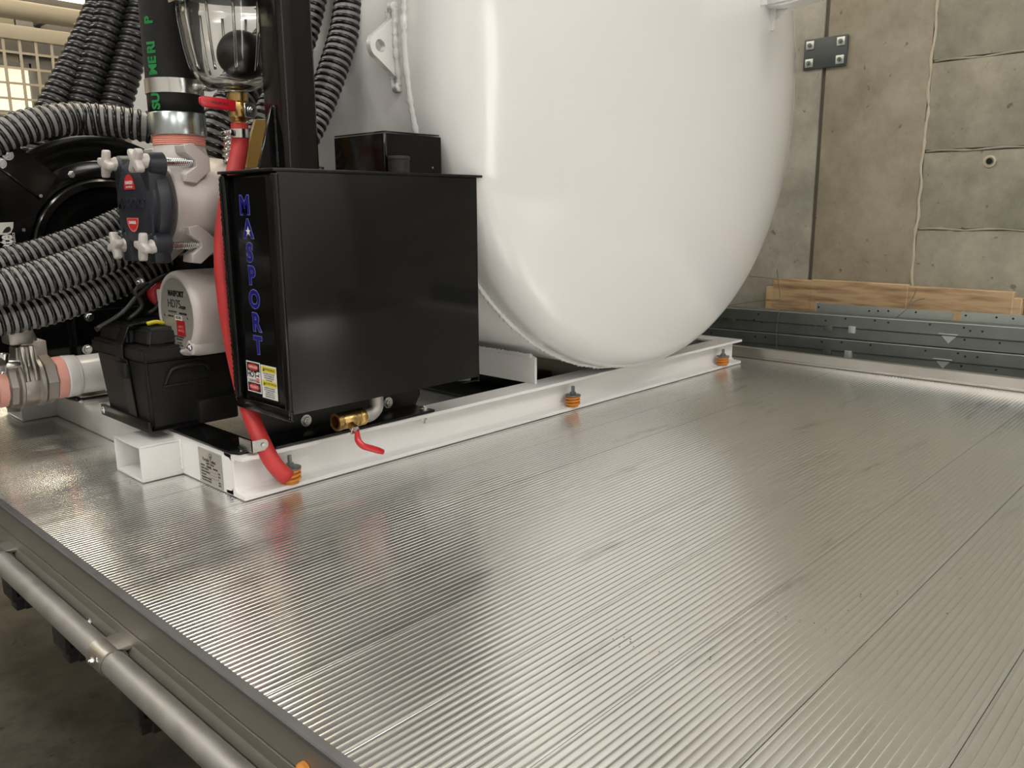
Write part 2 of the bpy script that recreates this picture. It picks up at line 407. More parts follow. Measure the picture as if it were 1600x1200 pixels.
# left wall, behind the mesh guard: cladding and lit windows
LY = 4.5
lw = thing('wall_back', (0, LY, FZ), None, None, kind='structure')
bm = B(); box(bm, (-5.2, LY+.06, FZ), (WX+.3, LY+.3, 3.6)); obj('backing', bm, M['greyb'], lw)
for i in range(9):
    x0 = -3.0+i*.68
    bm = B(); box(bm, (x0, LY+.03, FZ), (x0+.672, LY+.06, 1.86), .003); obj('panel', bm, M['beige'] if i % 3 else M['greyb'], lw)
def window(n, x0, x1, z0, z1, nx, nz, mt):
    wnd = thing('window_%d' % n, ((x0+x1)/2, LY, z0), None, None, kind='structure')
    bm = B(); t = .04
    for a in range(nx+1):
        xx = x0+(x1-x0)*a/nx; box(bm, (xx-t/2, LY-.01, z0-t/2), (xx+t/2, LY+.03, z1+t/2), .004)
    for a in range(nz+1):
        zz = z0+(z1-z0)*a/nz; box(bm, (x0, LY-.01, zz-t/2), (x1, LY+.03, zz+t/2), .004)
    obj('window_frame', bm, M['greyb'], wnd)
    for a in range(nx):
        for b in range(nz):
            bm = B(); box(bm, (x0+(x1-x0)*a/nx, LY+.012, z0+(z1-z0)*b/nz), (x0+(x1-x0)*(a+1)/nx, LY+.02, z0+(z1-z0)*(b+1)/nz)); obj('pane', bm, mt, wnd)
window(1, .55, 1.62, 1.93, 2.5, 2, 1, M['glow'])
window(2, .9, 2.75, 2.68, 3.5, 3, 1, M['glow'])
window(3, -4.2, -.6, 2.3, 3.4, 4, 1, M['glow2'])
window(4, .40, 1.13, 1.22, 1.52, 2, 1, M['glow2'])
window(5, 1.36, 2.05, 1.22, 1.52, 2, 1, M['glow2'])
# big horizontal pipe along that wall
bm = B(); cyl(bm, (-4.9, 4.2, 1.79), (2.9, 4.2, 1.79), .055, 24); pr = obj('wall_pipe', bm, M['beige'], label='long grey pipe running along the lit back wall at top left', cat='pipe')
for x in (-3, -1, 1.2, 2.6):
    bm = B(); box(bm, (x-.02, 4.2, 1.775), (x+.02, LY+.035, 1.805), .003); obj('pipe_bracket', bm, M['galv'], pr)

# ================================================================== TRUCK DECK
X0, X1, P0 = -.345, 2.315, -.671
PW = .1685
deck = thing('truck_deck', (1, 0, -.13), 'ribbed aluminium truck deck of long planks with pipe rail', 'truck deck')
def plank_bm():
    prof = [(.0002, -.006), (.0002, -.0002), (.0004, 0)]
    n = 15; p = PW/n
    for i in range(n):
        c = i*p+p*.5
        prof += [(c-.0017, 0), (c-.0012, 0.0001), (c-.0006, .0005), (c, .0007), (c+.0006, .0005), (c+.0012, .0001), (c+.0017, 0)]
    prof += [(PW-.0009, 0), (PW-.0007, -.0002), (PW-.0007, -.006)]
    bm = B(); nx = 1
    a = [bm.verts.new((X0-1, y, z+.13)) for y, z in prof]; b = [bm.verts.new((X1-1, y, z+.13)) for y, z in prof]
    for i in range(len(prof)-1): bm.faces.new((a[i], b[i], b[i+1], a[i+1]))
    # underside so that the plank has its thickness
    for q, s in ((a, 1), (b, -1)):
        lo = [bm.verts.new((q[0].co.x, 0, .09)), bm.verts.new((q[0].co.x, PW-.001, .09))]
        f = q+[lo[1], lo[0]]; bm.faces.new(f if s > 0 else f[::-1]); q.extend([lo[1], lo[0]])
    k = len(prof)
    bm.faces.new((a[k+1], a[k], b[k], b[k+1])); bm.faces.new((a[0], a[k+1], b[k+1], b[0])); bm.faces.new((a[k-1], b[k-1], b[k], a[k]))
    bmesh.ops.recalc_face_normals(bm, faces=bm.faces[:])
    for f in bm.faces: f.smooth = True
    for e in bm.edges: e.smooth = len(e.link_faces) == 2 and e.calc_face_angle(0) < radians(29)
    return bm
pbm = plank_bm(); pme = bpy.data.meshes.new('plank'); pbm.to_mesh(pme); pbm.free(); pme.materials.append(M['deck'])
rnd0 = random.Random(4)
for k in range(-8, 15):
    o = bpy.data.objects.new('plank', pme); COL.objects.link(o); o.parent = deck; o.location = (0, P0+PW*k, 0)
    tl = rnd0.uniform(-.0028, .0028); o.rotation_euler = (tl, 0, 0); o.location.z = -.0005-abs(tl)*.13-.13*0; o.location.y += tl*.13
DY0, DY1 = P0-8*PW, P0+15*PW
# edge extrusion on the near left: thin lip, groove, stepped foot
bm = B()
pr = [(X0-.0005, -.002), (X0-.0105, -.002), (X0-.0105, -.0535), (X0-.0055, -.0545), (X0-.0055, -.0575), (X0-.0105, -.0585),
      (X0-.0105, -.078), (X0-.0135, -.084), (X0-.0165, -.094), (X0-.0150, -.100), (X0-.008, -.103), (X0-.008, -.124), (X0+.05, -.124), (X0+.05, -.03), (X0-.0005, -.03)]
prism(bm, [V(x, DY0, z) for x, z in pr], (0, DY1-DY0, 0)); obj('edge_extrusion', bm, M['aludull'], deck, ang=20)
bm = B(); prism(bm, [V(x, DY0, z) for x, z in [(X0-.0003, .0016), (X0-.0118, .0012), (X0-.0136, -.0006), (X0-.0136, -.0065), (X0-.0106, -.0065), (X0-.0106, -.0015), (X0-.0003, -.0015)]], (0, DY1-DY0, 0)); obj('edge_lip', bm, M['lip'], deck, ang=20)
for yy in (-.11, .62):
    hexbolt(deck, (X0-.0165, yy, -.094), (-1, 0, 0), .0055, .005)
# pipe rail slung below the edge on clamps
pc_ = V(-.385, 0, -.098)
bm = B(); cyl(bm, (pc_.x, DY0, pc_.z), (pc_.x, DY1, pc_.z), .0205, 28); obj('pipe_rail', bm, M['pipealu'], deck)
for yy in (-.245, .325, -.95, 1.0):
    bm = B(); lathe(bm, [(.0212, -.028), (.0235, -.028), (.0235, .028), (.0212, .028)], (pc_.x, yy, pc_.z), (0, 1, 0), 28, cap=False)
    box(bm, (pc_.x, yy-.028, pc_.z+.014), (X0+.01, yy+.028, pc_.z+.022), .002)
    cl = obj('rail_clamp', bm, M['alu'], deck)
    hexbolt(cl, (pc_.x-.0235, yy-.004, pc_.z+.006), (-1, 0, .25), .0055, .005)
# strap hooks under the edge
for yy in (.085, -.243, -.60, .40):
    bm = B()
    pts = [(-.360, -.155), (-.360, -.222), (-.338, -.222), (-.338, -.245), (-.290, -.245), (-.290, -.235), (-.328, -.235), (-.328, -.212), (-.350, -.212), (-.350, -.155)]
    prism(bm, [V(x, yy-.035, z) for x, z in pts], (0, .07, 0), .0015)
    box(bm, (-.352, yy-.02, -.25), (-.30, yy+.02, -.15), .003); box(bm, (-.345, yy-.03, -.165), (-.25, yy+.03, -.122), .002)
    obj('strap_hook', bm, M['rubblk'], deck)
for lo, hi in (((-.29, DY0+.1, -.30), (-.24, DY1-.1, -.125)), ((.5, DY0, -.45), (.62, DY1, -.125)), ((1.5, DY0, -.45), (1.62, DY1, -.125))):
    bm = B(); box(bm, lo, hi, .004); obj('chassis_rail', bm, M['blackp'], deck)
for yy in (-1.8, 1.6):
    for xx in (.56, 1.56):
        bm = B(); cyl(bm, (xx-.12, yy, FZ+.33), (xx+.12, yy, FZ+.33), .33, 32, .02); obj('wheel', bm, M['rubber'], deck)
bm = B(); pm = at(478, 1197, x=X0-.011); lathe(bm, [(.012, 0), (.012, .006), (.008, .011), (0, .012)], (X0-.011, pm.y, pm.z-.006), (-1, 0, 0), 20, cap=False); obj('marker_light', bm, M['orange'], deck, 'small orange marker light')
# low kerb along the far end
bm = B(); kx = 2.292
prism(bm, [V(x, DY0, z) for x, z in [(kx, .0005), (kx, .0025), (kx-.006, .003), (kx-.006, .008), (kx+.0, .009), (kx+.004, .041), (kx+.008, .043), (kx+.028, .043), (kx+.028, -.1), (kx+.024, -.1), (kx+.024, .0005)]], (0, DY1-DY0, 0)); obj('end_kerb', bm, M['alu'], deck, ang=20)
# crumbs and chips on the deck
rnd = random.Random(11); bm = B()
spots = [(at(p[0], p[1], z=0).x, at(p[0], p[1], z=0).y) for p in [(963, 985), (975, 993), (985, 1000), (958, 1000), (968, 1008), (990, 1012), (1180, 1001), (1325, 955), (1345, 930), (1480, 960), (1500, 905), (1402, 925), (1520, 880), (1110, 1028), (1030, 1020), (830, 905), (50, 730), (135, 717), (203, 752), (1215, 958), (1228, 965), (1250, 970), (1272, 975), (1290, 985)]]
for x, y in spots:
    r_ = rnd.uniform(.4, 1); box(bm, (x-.0012*r_, y-.0008, .0009), (x+.0013*r_, y+.0009, .0019), .0004, 1)
obj('deck_grit', bm, M['ink'], None, 'tiny dark crumbs scattered over the ribbed deck', 'grit', kind='stuff')

# ================================================================== SKID FRAME
ZT = .0975; FT = .0095
SX = 2.15
skid = thing('skid_frame', (1.05, .9, .002), 'white welded steel skid frame under the tank and pump', 'skid frame')
bm = B()
def ibeam_x(bm, x0, x1, y0, wid, z0=.002, z1=ZT):
    wb = y0+wid*.56
    prism(bm, [V(x0, y, z) for y, z in [(y0, z0), (y0+wid, z0), (y0+wid, z0+FT), (wb+.012, z0+FT+.002), (wb+.0035, z0+FT+.010), (wb+.0035, z1-FT-.010), (wb+.012, z1-FT-.002), (y0+wid, z1-FT), (y0+wid, z1), (y0, z1), (y0, z1-FT), (wb-.012, z1-FT-.002), (wb-.0035, z1-FT-.010), (wb-.0035, z0+FT+.010), (wb-.012, z0+FT+.002), (y0, z0+FT)]], (x1-x0, 0, 0), .001, 1)
ibeam_x(bm, .0, SX, 0, .078)
obj('front_beam', bm, M['whitef'], skid, ang=30)
bm = B(); box(bm, (0, .046, .002), (.009, 1.75, ZT), .002)
box(bm, (.009, .079, ZT-FT), (.075, 1.75, ZT), .001); box(bm, (.009, .079, .002), (.075, 1.75, .002+FT), .001)
obj('left_beam', bm, M['whitef'], skid)
bm = B(); box(bm, (SX-.05, .079, .002), (SX-.042, 1.75, ZT), .001); box(bm, (SX-.078, .079, ZT-FT), (SX, 1.75, ZT), .001); box(bm, (SX-.078, .079, .002), (SX, 1.75, .002+FT), .001)
obj('right_beam', bm, M['whitef'], skid)
bm = B(); ibeam_x(bm, .01, SX-.01, 1.75, .078); obj('back_beam', bm, M['whitef'], skid, ang=30)
# cap plate closing the rounded corner end of the front beam
bm = B()
prism(bm, [V(.0005, .047, ZT-.011), V(.030, .003, ZT-.011), V(.036, .001, ZT-.011), V(.06, .001, ZT-.011), V(.06, .047, ZT-.011)], (0, 0, .0015)); obj('corner_gusset', bm, M['whitef'], skid)
# fork pockets
def pocket(y0, y1):
    bm = B(); xa, xb, z0, z1, t = -.095, .0, .002, .086, .006
    box(bm, (xa, y0, z0), (xb, y1, z0+t), .0012); box(bm, (xa, y0, z1-t), (xb, y1, z1), .0012)
    box(bm, (xa, y0, z0+t*.5), (xb, y0+t, z1-t*.5), .0012); box(bm, (xa, y1-t, z0+t*.5), (xb, y1, z1-t*.5), .0012)
    o = obj('fork_pocket', bm, M['whitef'], skid)
    bm = B(); tape_rope(bm, line((-.001, y0-.001, z0+.01), (-.001, y0-.001, z1)), .0035, 9); obj('weld_bead', bm, M['whitef'], o)
pocket(.283, .428); pocket(1.115, 1.26)
# long cradle plate and its foot under the tank
bm = B(); px_ = .975
prism(bm, [V(px_, .040, ZT), V(px_, .040, ZT+.078), V(px_-.001, .06, ZT+.085), V(px_, 1.6, ZT+.085), V(px_, 1.6, ZT)], (-.010, 0, 0), .001, 1)
obj('cradle_plate', bm, M['whitef'], skid)
bm = B(); prism(bm, [V(SX-.49, .06, ZT), V(SX-.49, .06, ZT+.08), V(SX-.49, 1.6, ZT+.08), V(SX-.49, 1.6, ZT)], (.010, 0, 0)); obj('cradle_plate', bm, M['whitef'], skid)
bm = B(); tape_rope(bm, line((px_-.011, .05, ZT+.084), (px_-.011, 1.5, ZT+.086), .008), .0055, 12); obj('weld_bead', bm, M['whitef'], skid, ang=80)
bm = B(); box(bm, (.992, .092, .0035), (2.06, 1.70, .010), .002); box(bm, (1.15, .30, .0102), (1.35, .9, .05), .008)  # black sheet and block added to deepen the shade under the tank
obj('tank_shade_sheet', bm, M['rubber'], None, 'black sheet added to darken the space under the white tank', 'sheet')
# engraved data plate
pn = at(331, 727, x=0)
npo = V(-.0008, .141, .0455)
bm = B(); panel(bm, npo, NX, .105, .080, .0012); dp = obj('data_plate', bm, M['plate'], skid, 'engraved aluminium data plate')
bm = B()
def npl(s, size, dy, dz, al='LEFT', xs=1): 
    t = textbm(s, size, npo+V(-.0014, -dy, dz), NX, align=al, ext=.0002, xs=xs); merge(bm, t)
npl('Portable Toilets', .0115, -.004, .016, 'CENTER', .8); npl('UNIT DATA', .007, .0, .008, 'CENTER')
npl('MODEL', .0055, -.044, .001); npl('SERIAL', .0085, -.018, .0005); npl('NUMBER', .0055, .012, .0005)
npl('TARE WEIGHT', .0055, -.044, -.006); npl('GROSS WEIGHT', .0055, -.044, -.013); npl('VOLUME', .0055, -.044, -.020)
npl('PRESSURE RATING', .0055, -.044, -.027); npl('VACUUM RATING', .0055, -.044, -.033)
for dz, s in ((-.006, 'KGS'), (-.013, 'KGS'), (-.020, 'L'), (-.027, 'KPA'), (-.033, 'KPA')): npl(s, .0055, .034, dz)
for dz in (-.0085, -.0155, -.0225): merge(bm, panel(B(), npo+V(-.0013, -.012, dz), NX, .035, .0004, .0002))
merge(bm, lathe(B(), [(.0058, -.0002), (.0066, -.0002), (.0066, .0002), (.0058, .0002)], npo+V(-.0016, -.004, .028), (-1, 0, 0), 20, cap=False))
merge(bm, disc(B(), npo+V(-.0014, -.004, .0262), NX, .0026, .002, .0004, 12))
obj('engraving', bm, M['ink'], dp, kind='stuff')
bm = B()
for a in (-.049, .049):
    for b in (-.036, .036): cyl(bm, npo+V(-.001, a, b), npo+V(-.003, a, b), .0017, 10)
obj('rivet', bm, M['zinc'], dp, kind='stuff')
# flat black mounting plate over the left beam
bm = B(); prism(bm, [V(-.004, .046, ZT), V(.006, .022, ZT), V(.075, .022, ZT), V(.075, .60, ZT), V(-.004, .60, ZT)], (0, 0, .007), .0015)
mp_ = obj('mounting_plate', bm, M['black'], None, 'flat black steel plate on the left skid beam under the battery box', 'plate')
bp_ = at(380, 692, z=ZT+.007)
hb = hexbolt(mp_, (.034, .046, ZT+.007), (0, 0, 1), .011, .010)

# ---------------------------------------------------------------- spring mounts
def mount(x, y, label):
    z = .0115
    t = thing('spring_mount', (x, y, z), label, 'mount', 'orange spring mounts on the skid flange')
    bm = B(); path = [V(x+.0205*cos(a), y+.0205*sin(a), z+.003+a/(2*pi)*.0098) for a in [i*2*pi/20 for i in range(0, 61)]]
    tube(bm, path, .0033, 8); obj('coil', bm, M['orange'], t)
    bm = B(); cyl(bm, (x, y, z), (x, y, z+.034), .0175, 24); obj('core', bm, M['orange'], t)
    bm = B(); cyl(bm, (x, y, z+.034), (x, y, z+.037), .0243, 28, .0006); obj('washer', bm, M['galv'], t)
    bm = B(); lathe(bm, [(.0095, .037), (.0095, .045), (.0085, .046), (.0055, .046), (.0055, .062), (.0045, .064), (0, .064)], (x, y, z), (0, 0, 1), 6, cap=False); obj('bolt', bm, M['galv'], t)
    return t
mx1 = at(895, 632, y=.006).x; mx2 = at(1129, 572, y=.006).x
mount(.118, .010, 'orange spring mount behind the end of the red hose, on the skid flange')
mount(mx1, .006, 'orange spring mount at the middle of the long skid beam')
mount(mx2, .006, 'orange spring mount at the far right end of the skid beam')

# ================================================================== TANK
TX, TZ, TR, TY = 1.371, 1.0013, .8925, .005
TL, TK, TS = 1.976, .1065, .041
tank = thing('vacuum_tank', (TX, .8, TZ-TR), 'large white gloss cylindrical tank with dished end on the skid', 'tank')
def dish(Rr, L, k, n1=26, n2=14):
    a = asin((Rr-k)/(L-k)); D = L-sqrt((L-k)**2-(Rr-k)**2)
    p = [(L*sin(a*i/n1), D-L+L*cos(a*i/n1)) for i in range(n1+1)]
    cx = Rr-k
    p += [(cx+k*sin(a+(pi/2-a)*i/n2), k*cos(a+(pi/2-a)*i/n2)) for i in range(1, n2+1)]
    return p
pf = dish(TR, TL, TK)
bm = B(); lathe(bm, [(max(r, 0), -(TS+d)) for r, d in pf]+[(TR, -.003)], (TX, TY, TZ), (0, 1, 0), 192, cap=False)
head = obj('dished_end', bm, M['white'], tank, ang=60)
bm = B(); lathe(bm, [(TR-.002, -.003), (TR-.002, .0), (TR, .002), (TR, 1.5)]+[(max(r, 0), 1.5+TS+d) for r, d in pf[::-1]], (TX, TY, TZ), (0, 1, 0), 160, cap=False)
obj('shell', bm, M['white'], tank, ang=60)
bm = B(); rb = [V(TX+(TR+.001)*cos(a), TY-.002, TZ+(TR+.001)*sin(a)) for a in [2*pi*i/560 for i in range(561)]]
tape_rope(bm, rb, .0075, 2); obj('weld_seam', bm, M['white'], tank, ang=80)
# lifting eye standing off the shell beside the seam
def shell(a, r=TR): return V(TX-r*cos(a), 0, TZ+r*sin(a))
lz = at(608, 74, y=.045)
ang0 = asin((lz.z-TZ)/TR)
bm = B(); c = shell(ang0, TR+.045); rad = V(-cos(ang0), 0, sin(ang0)); tanv = V(sin(ang0), 0, cos(ang0))
base = shell(ang0, TR-.004)
outer = []
pts2 = [(-.004, .068), (.010, .064), (.058, .028)]+[(.048+.030*cos(a), .030*sin(a)) for a in [radians(d) for d in range(50, -51, -12)]]+[(.058, -.028), (.010, -.064), (-.004, -.068)]
outer = [base+rad*u+tanv*v for u, v in pts2]
hole_c = base+rad*.050; nh = 20
hole = [hole_c+(rad*cos(2*pi*i/nh)+tanv*sin(2*pi*i/nh))*.014 for i in range(nh)]
t = bmesh.new(); y0, y1 = .036, .052
def ringv(P, y): return [t.verts.new(V(p.x, y, p.z)) for p in P]
o0, o1, q0, q1 = ringv(outer, y0), ringv(outer, y1), ringv(hole, y0), ringv(hole, y1)
def loop(a, b):
    for i in range(len(a)): t.faces.new((a[i], a[(i+1) % len(a)], b[(i+1) % len(b)], b[i]))
loop(o0, o1); loop(q1, q0)
for A_, Bq in ((o0, q0), (o1, q1)):
    es = []
    for L_ in (A_, Bq):
        for i in range(len(L_)):
            e = t.edges.get((L_[i], L_[(i+1) % len(L_)])) or t.edges.new((L_[i], L_[(i+1) % len(L_)])); es.append(e)
    bmesh.ops.triangle_fill(t, use_beauty=True, edges=es)
bmesh.ops.recalc_face_normals(t, faces=t.faces[:]); merge(bm, t)
lug = obj('lifting_eye', bm, M['white'], tank)
bm = B()
for yy in (.033, .055): tape_rope(bm, [shell(ang0+s, TR+.003)+V(0, yy, 0) for s in [(-.095+.19*i/40) for i in range(41)]], .0075, 4)
for s in (-.097, .097): tape_rope(bm, [shell(ang0+s, TR+.003)+V(0, .030+.004*i, 0) for i in range(7)], .010, 6)
obj('weld_seam', bm, M['white'], lug, ang=80)
# bracket high on the dished end at the right
bm = B()
x_, y_, z_ = 1.679, -.265, 1.158
g0, g1 = at(1237, 15, x=x_+.03), at(1292, 0, x=x_+.03)
prism(bm, [V(x_-.006, y_, z_-.030), V(x_-.006, y_-.032, z_-.026), V(x_-.006, y_-.042, z_+.30), V(x_-.006, y_, z_+.30)], (.012, 0, 0), .001, 1); prism(bm, [V(x_-.09, y_, z_+.03), V(x_-.09, y_-.05, z_+.03), V(x_-.09, y_-.05, z_+.30), V(x_-.09, y_, z_+.30)], (.006, 0, 0), .001, 1)
dv_ = (g1-g0)*2.5
prism(bm, [V(x_-.045, y_, g0.z+.006), V(x_+.03, y_, g0.z+.006), V(x_+.03, g0.y, g0.z), V(x_+.03, g0.y+dv_.y, g0.z+dv_.z), V(x_-.045, g0.y+dv_.y, g0.z+dv_.z), V(x_-.045, g0.y, g0.z)], (0, 0, .008), .001, 1)
prism(bm, [V(x_-.045, y_, g0.z+.008), V(x_-.045, g0.y, g0.z+.008), V(x_-.045, g0.y+dv_.y, g0.z+dv_.z), V(x_-.045, g0.y+dv_.y, g0.z+dv_.z+.10), V(x_-.045, y_, g0.z+.10)], (-.008, 0, 0), .001, 1)
prism(bm, [V(x_+.008, y_, z_-.02), V(x_+.008, g0.y, g0.z), V(x_+.008, y_, g0.z+.004)], (.008, 0, 0), .001, 1)
obj('end_bracket', bm, M['white'], tank)

# ================================================================== BLACK CATCH TANK (front box)
bx0, bx1, by0, by1, bz0, bz1 = .039, .571, -.13, .079, .203, .676
cb = thing('catch_tank', (.3, -.02, bz0), 'glossy black steel box tank with blue vertical lettering on its end', 'tank box')
bm = B()
prism(bm, [V(bx0+.012, by0+.004, bz0+.003), V(.550, by0+.004, bz0+.003), V(.550, -.100, bz0+.003), V(.50, .05, bz0+.003), V(.50, by1-.003, bz0+.003), V(bx0+.012, by1-.003, bz0+.003)], (0, 0, bz1-bz0-.004), .003)
obj('body', bm, M['black'], cb)
bm = B(); box(bm, (bx0+.007, by0, bz0), (bx1, by0+.0035, bz1), .0008); box(bm, (bx1-.0035, by0, bz0-.012), (bx1, by0+.028, bz0+.02), .001); box(bm, (bx1-.05, by0+.002, bz0-.010), (bx1, by0+.028, bz0-.007), .001); obj('front_sheet', bm, M['black'], cb)
bm = B(); box(bm, (bx0, by0-.0002, bz0), (bx0+.016, by0+.017, bz1), .0068, 5); box(bm, (bx0, by1-.016, bz0), (bx0+.014, by1, bz1), .0045, 3)
box(bm, (bx0, by0, bz0-.013), (bx0+.008, by1-.002, bz0+.010), .002); obj('end_frame', bm, M['black'], cb)
bm = B(); tape_rope(bm, line((bx0+.001, by1-.002, bz0+.005), (bx0+.001, by1-.002, bz1-.005), .005), .0036, 8); tape_rope(bm, line((bx0+.006, by0+.001, bz0-.014), (bx0+.006, by0+.001, bz0+.006), .003), .0045, 8); obj('weld_bead', bm, M['black'], cb, ang=80)
bm = B(); prism(bm, [V(bx0-.004, by0-.004, bz1), V(bx1+.016, by0-.004, bz1), V(bx1+.012, -.112, bz1), V(.512, -.02, bz1), V(.505, by1, bz1), V(bx0-.004, by1, bz1)], (0, 0, .006), .0015); obj('top_plate', bm, M['blackp'], cb)
XF = bx0+.012
bm = B(); panel(bm, (XF-.0002, -.019, .440), NX, .118, .455, .0005); obj('clear_decal', bm, M['black'], cb)
letters = [('M', 382, 322), ('A', 387.5, 359), ('S', 390, 396), ('P', 393.5, 432), ('O', 397.5, 469), ('R', 400.5, 505), ('T', 403.5, 541)]
bl, bo = B(), B()
for ch, px, py in letters:
    p = at(px, py, x=XF-.0008)
    merge(bo, textbm(ch, .050, p+V(.0001, 0, 0), NX, off=.0032, ext=.0001, xs=1.02)); merge(bl, textbm(ch, .050, p-V(.0003, 0, 0), NX, off=.0017, ext=.0001, xs=1.02))
obj('letter_outline', bo, M['bluel'], cb); obj('lettering', bl, M['blue'], cb, 'blue vertical lettering MASPORT')
p = at(387.8, 362, x=XF-.0016); bm = B()
prism(bm, [p+V(0, -(.010 if i % 2 == 0 else .004)*sin(2*pi*i/10), (.010 if i % 2 == 0 else .004)*cos(2*pi*i/10)) for i in range(10)], (-.0003, 0, 0)); obj('star', bm, M['whitestk'], cb, 'white star inside the letter A')
# hot surface stickers
sa = at(397, 589, x=XF-.0005); sb_ = at(421, 598, x=XF-.0005)
def sticker(c, w, h, parts, label):
    bm = B(); panel(bm, c, NX, w, h, .0004); s = obj('warning_sticker', bm, M['whitestk'], cb, label)
    for mt, b in parts: obj('print', b, M[mt], s)
u = lambda c, dy, dz, k=.0006: c+V(-k, -dy, dz)
bm = panel(B(), u(sa, 0, .0215), NX, .050, .018, .0002); panel(bm, u(sa, 0, -.0215), NX, .050, .018, .0002)
b2 = disc(B(), u(sa, 0, .0215, .0009), NX, .021, .0072, .0002); disc(b2, u(sa, 0, -.0215, .0009), NX, .021, .0072, .0002)
b3 = textbm('HOT', .018, u(sa, -.007, .005, .0007), NX, ext=.0001, off=.0006); merge(b3, textbm('CALIENTE', .0075, u(sa, -.007, -.008, .0007), NX, ext=.0001))
merge(b3, prism(B(), [u(sa, a, b, .0007) for a, b in [(.010, .003), (.022, .002), (.023, .011), (.019, .005), (.012, .006)]], (-.0002, 0, 0))); panel(b3, u(sa, .016, -.009, .0007), NX, .012, .002, .0002)
b4 = panel(B(), u(sa, .016, -.004, .0007), NX, .011, .007, .0002)
b5 = textbm('DANGER', .0085, u(sa, 0, .0215, .0012), NX, ext=.0001); merge(b5, textbm('PELIGRO', .0078, u(sa, 0, -.0215, .0012), NX, ext=.0001))
sticker(sa, .056, .066, [('ink', bm), ('redstk', b2), ('ink', b3), ('pinkstk', b4), ('whitestk', b5)], 'red and white hot surface warning sticker')
y_ = panel(B(), u(sb_, 0, .0265), NX, .054, .012, .0002); panel(y_, u(sb_, 0, -.003), NX, .054, .012, .0002)
k_ = textbm('WARNING', .0085, u(sb_, .005, .0265, .0009), NX, ext=.0001); merge(k_, textbm('ADVERTENCIA', .0068, u(sb_, .006, -.003, .0009), NX, ext=.0001))
for zc in (.0265, -.003): merge(k_, prism(B(), [u(sb_, -.022, zc-.004, .0009), u(sb_, -.015, zc-.004, .0009), u(sb_, -.0185, zc+.004, .0009)], (-.0002, 0, 0)))
for i, s in enumerate(['HOT SURFACE DO NOT', 'TOUCH DURING OR', 'AFTER OPERATION', 'OF MACHINE']): merge(k_, textbm(s, .0042, u(sb_, 0, .0175-i*.0045, .0006), NX, ext=.0001))
for i, s in enumerate(['SUPERFICIE CALIENTE', 'NO TOCAR DURANTE', 'O DESPUES DE LA', 'OPERACION DE LA', 'MAQUINA EN USO']): merge(k_, textbm(s, .0042, u(sb_, 0, -.0125-i*.0045, .0006), NX, ext=.0001))
sticker(sb_, .060, .070, [('yellow', y_), ('ink', k_)], 'yellow and white warning sticker with small print')
# angle bracket that carries the box
ab = thing('angle_bracket', (.3, .05, ZT), 'black steel angle bracket bolted under the black box on the skid beam', 'bracket')
xe = at(657, 625, y=.082).x
bm = B(); prism(bm, [V(x, .082, z) for x, z in [(.082, ZT+.0005), (xe-.02, ZT+.0005), (xe, ZT+.03), (xe, .235), (.082, .235)]], (0, .007, 0), .001, 1); box(bm, (.082, .002, ZT+.0003), (xe-.02, .083, ZT+.0068), .0015)
obj('angle', bm, M['blackp'], ab)
for px, py in ((478, 657), (606, 629)):
    p = at(px, py, y=.082); hexbolt(ab, (p.x, .082, p.z), (0, -1, 0), .0105, .008)
p = at(652, 640, y=.03); hexbolt(ab, (xe-.04, .022, ZT+.0068), (0, 0, 1), .009, .008)
bm = B(); lathe(bm, [(.010, 0), (.010, .009), (.006, .009), (.006, .018), (0, .018)], (xe-.045, .02, ZT-FT), (0, 0, -1), 6, cap=False); obj('nut', bm, M['zinc'], ab)
# drain elbow and brass valve
e0 = at(588, 626, y=-.085); DY = -.085
dv = thing('drain_valve', (e0.x, DY, .15), 'brass drain valve with red lever on a grey elbow beneath the black box', 'valve')
ez = .159
bm = B(); cyl(bm, (e0.x, DY, bz0-.008), (e0.x, DY, bz0+.004), .0165, 24); obj('thread_tape', bm, M['pink'], dv)
bm = B(); tube(bm, spline([V(e0.x, DY, bz0-.006), V(e0.x, DY, ez+.014), V(e0.x-.006, DY, ez+.004), V(e0.x-.018, DY, ez-.003), V(e0.x-.036, DY, ez-.004)], .004), .0158, 24); obj('elbow', bm, M['pipealu'], dv)
vx = e0.x-.036; vz = ez-.004
bm = B(); lathe(bm, [(.0175, .0), (.0185, .002), (.0185, .014), (.017, .016), (.0165, .018), (.0185, .02), (.0185, .026), (.0165, .028), (.0165, .034), (.019, .036), (.019, .056), (.0175, .058), (.0175, .062), (.0195, .064), (.0195, .076), (.0135, .076), (.0125, .045), (0, .045)], (vx, DY, vz), (-1, 0, 0), 28, cap=False)
for i in range(5): lathe(bm, [(.0178, .001+i*.0035), (.0194, .0022+i*.0035), (.0178, .0034+i*.0035)], (vx, DY, vz), (-1, 0, 0), 24, cap=False)
cyl(bm, (vx-.046, DY, vz), (vx-.046, DY-.026, vz-.014), .0085, 20); obj('valve_body', bm, M['brass'], dv)
st = V(vx-.046, DY-.026, vz-.014)
bm = B(); lathe(bm, [(.0095, 0), (.0095, .006), (.006, .007), (.006, .012), (0, .012)], st, (0, -.88, -.47), 6, cap=False); obj('stem_nut', bm, M['steelb'], dv)
nrm = V(0, -.88, -.47); ax = V(0, .47, -.88)
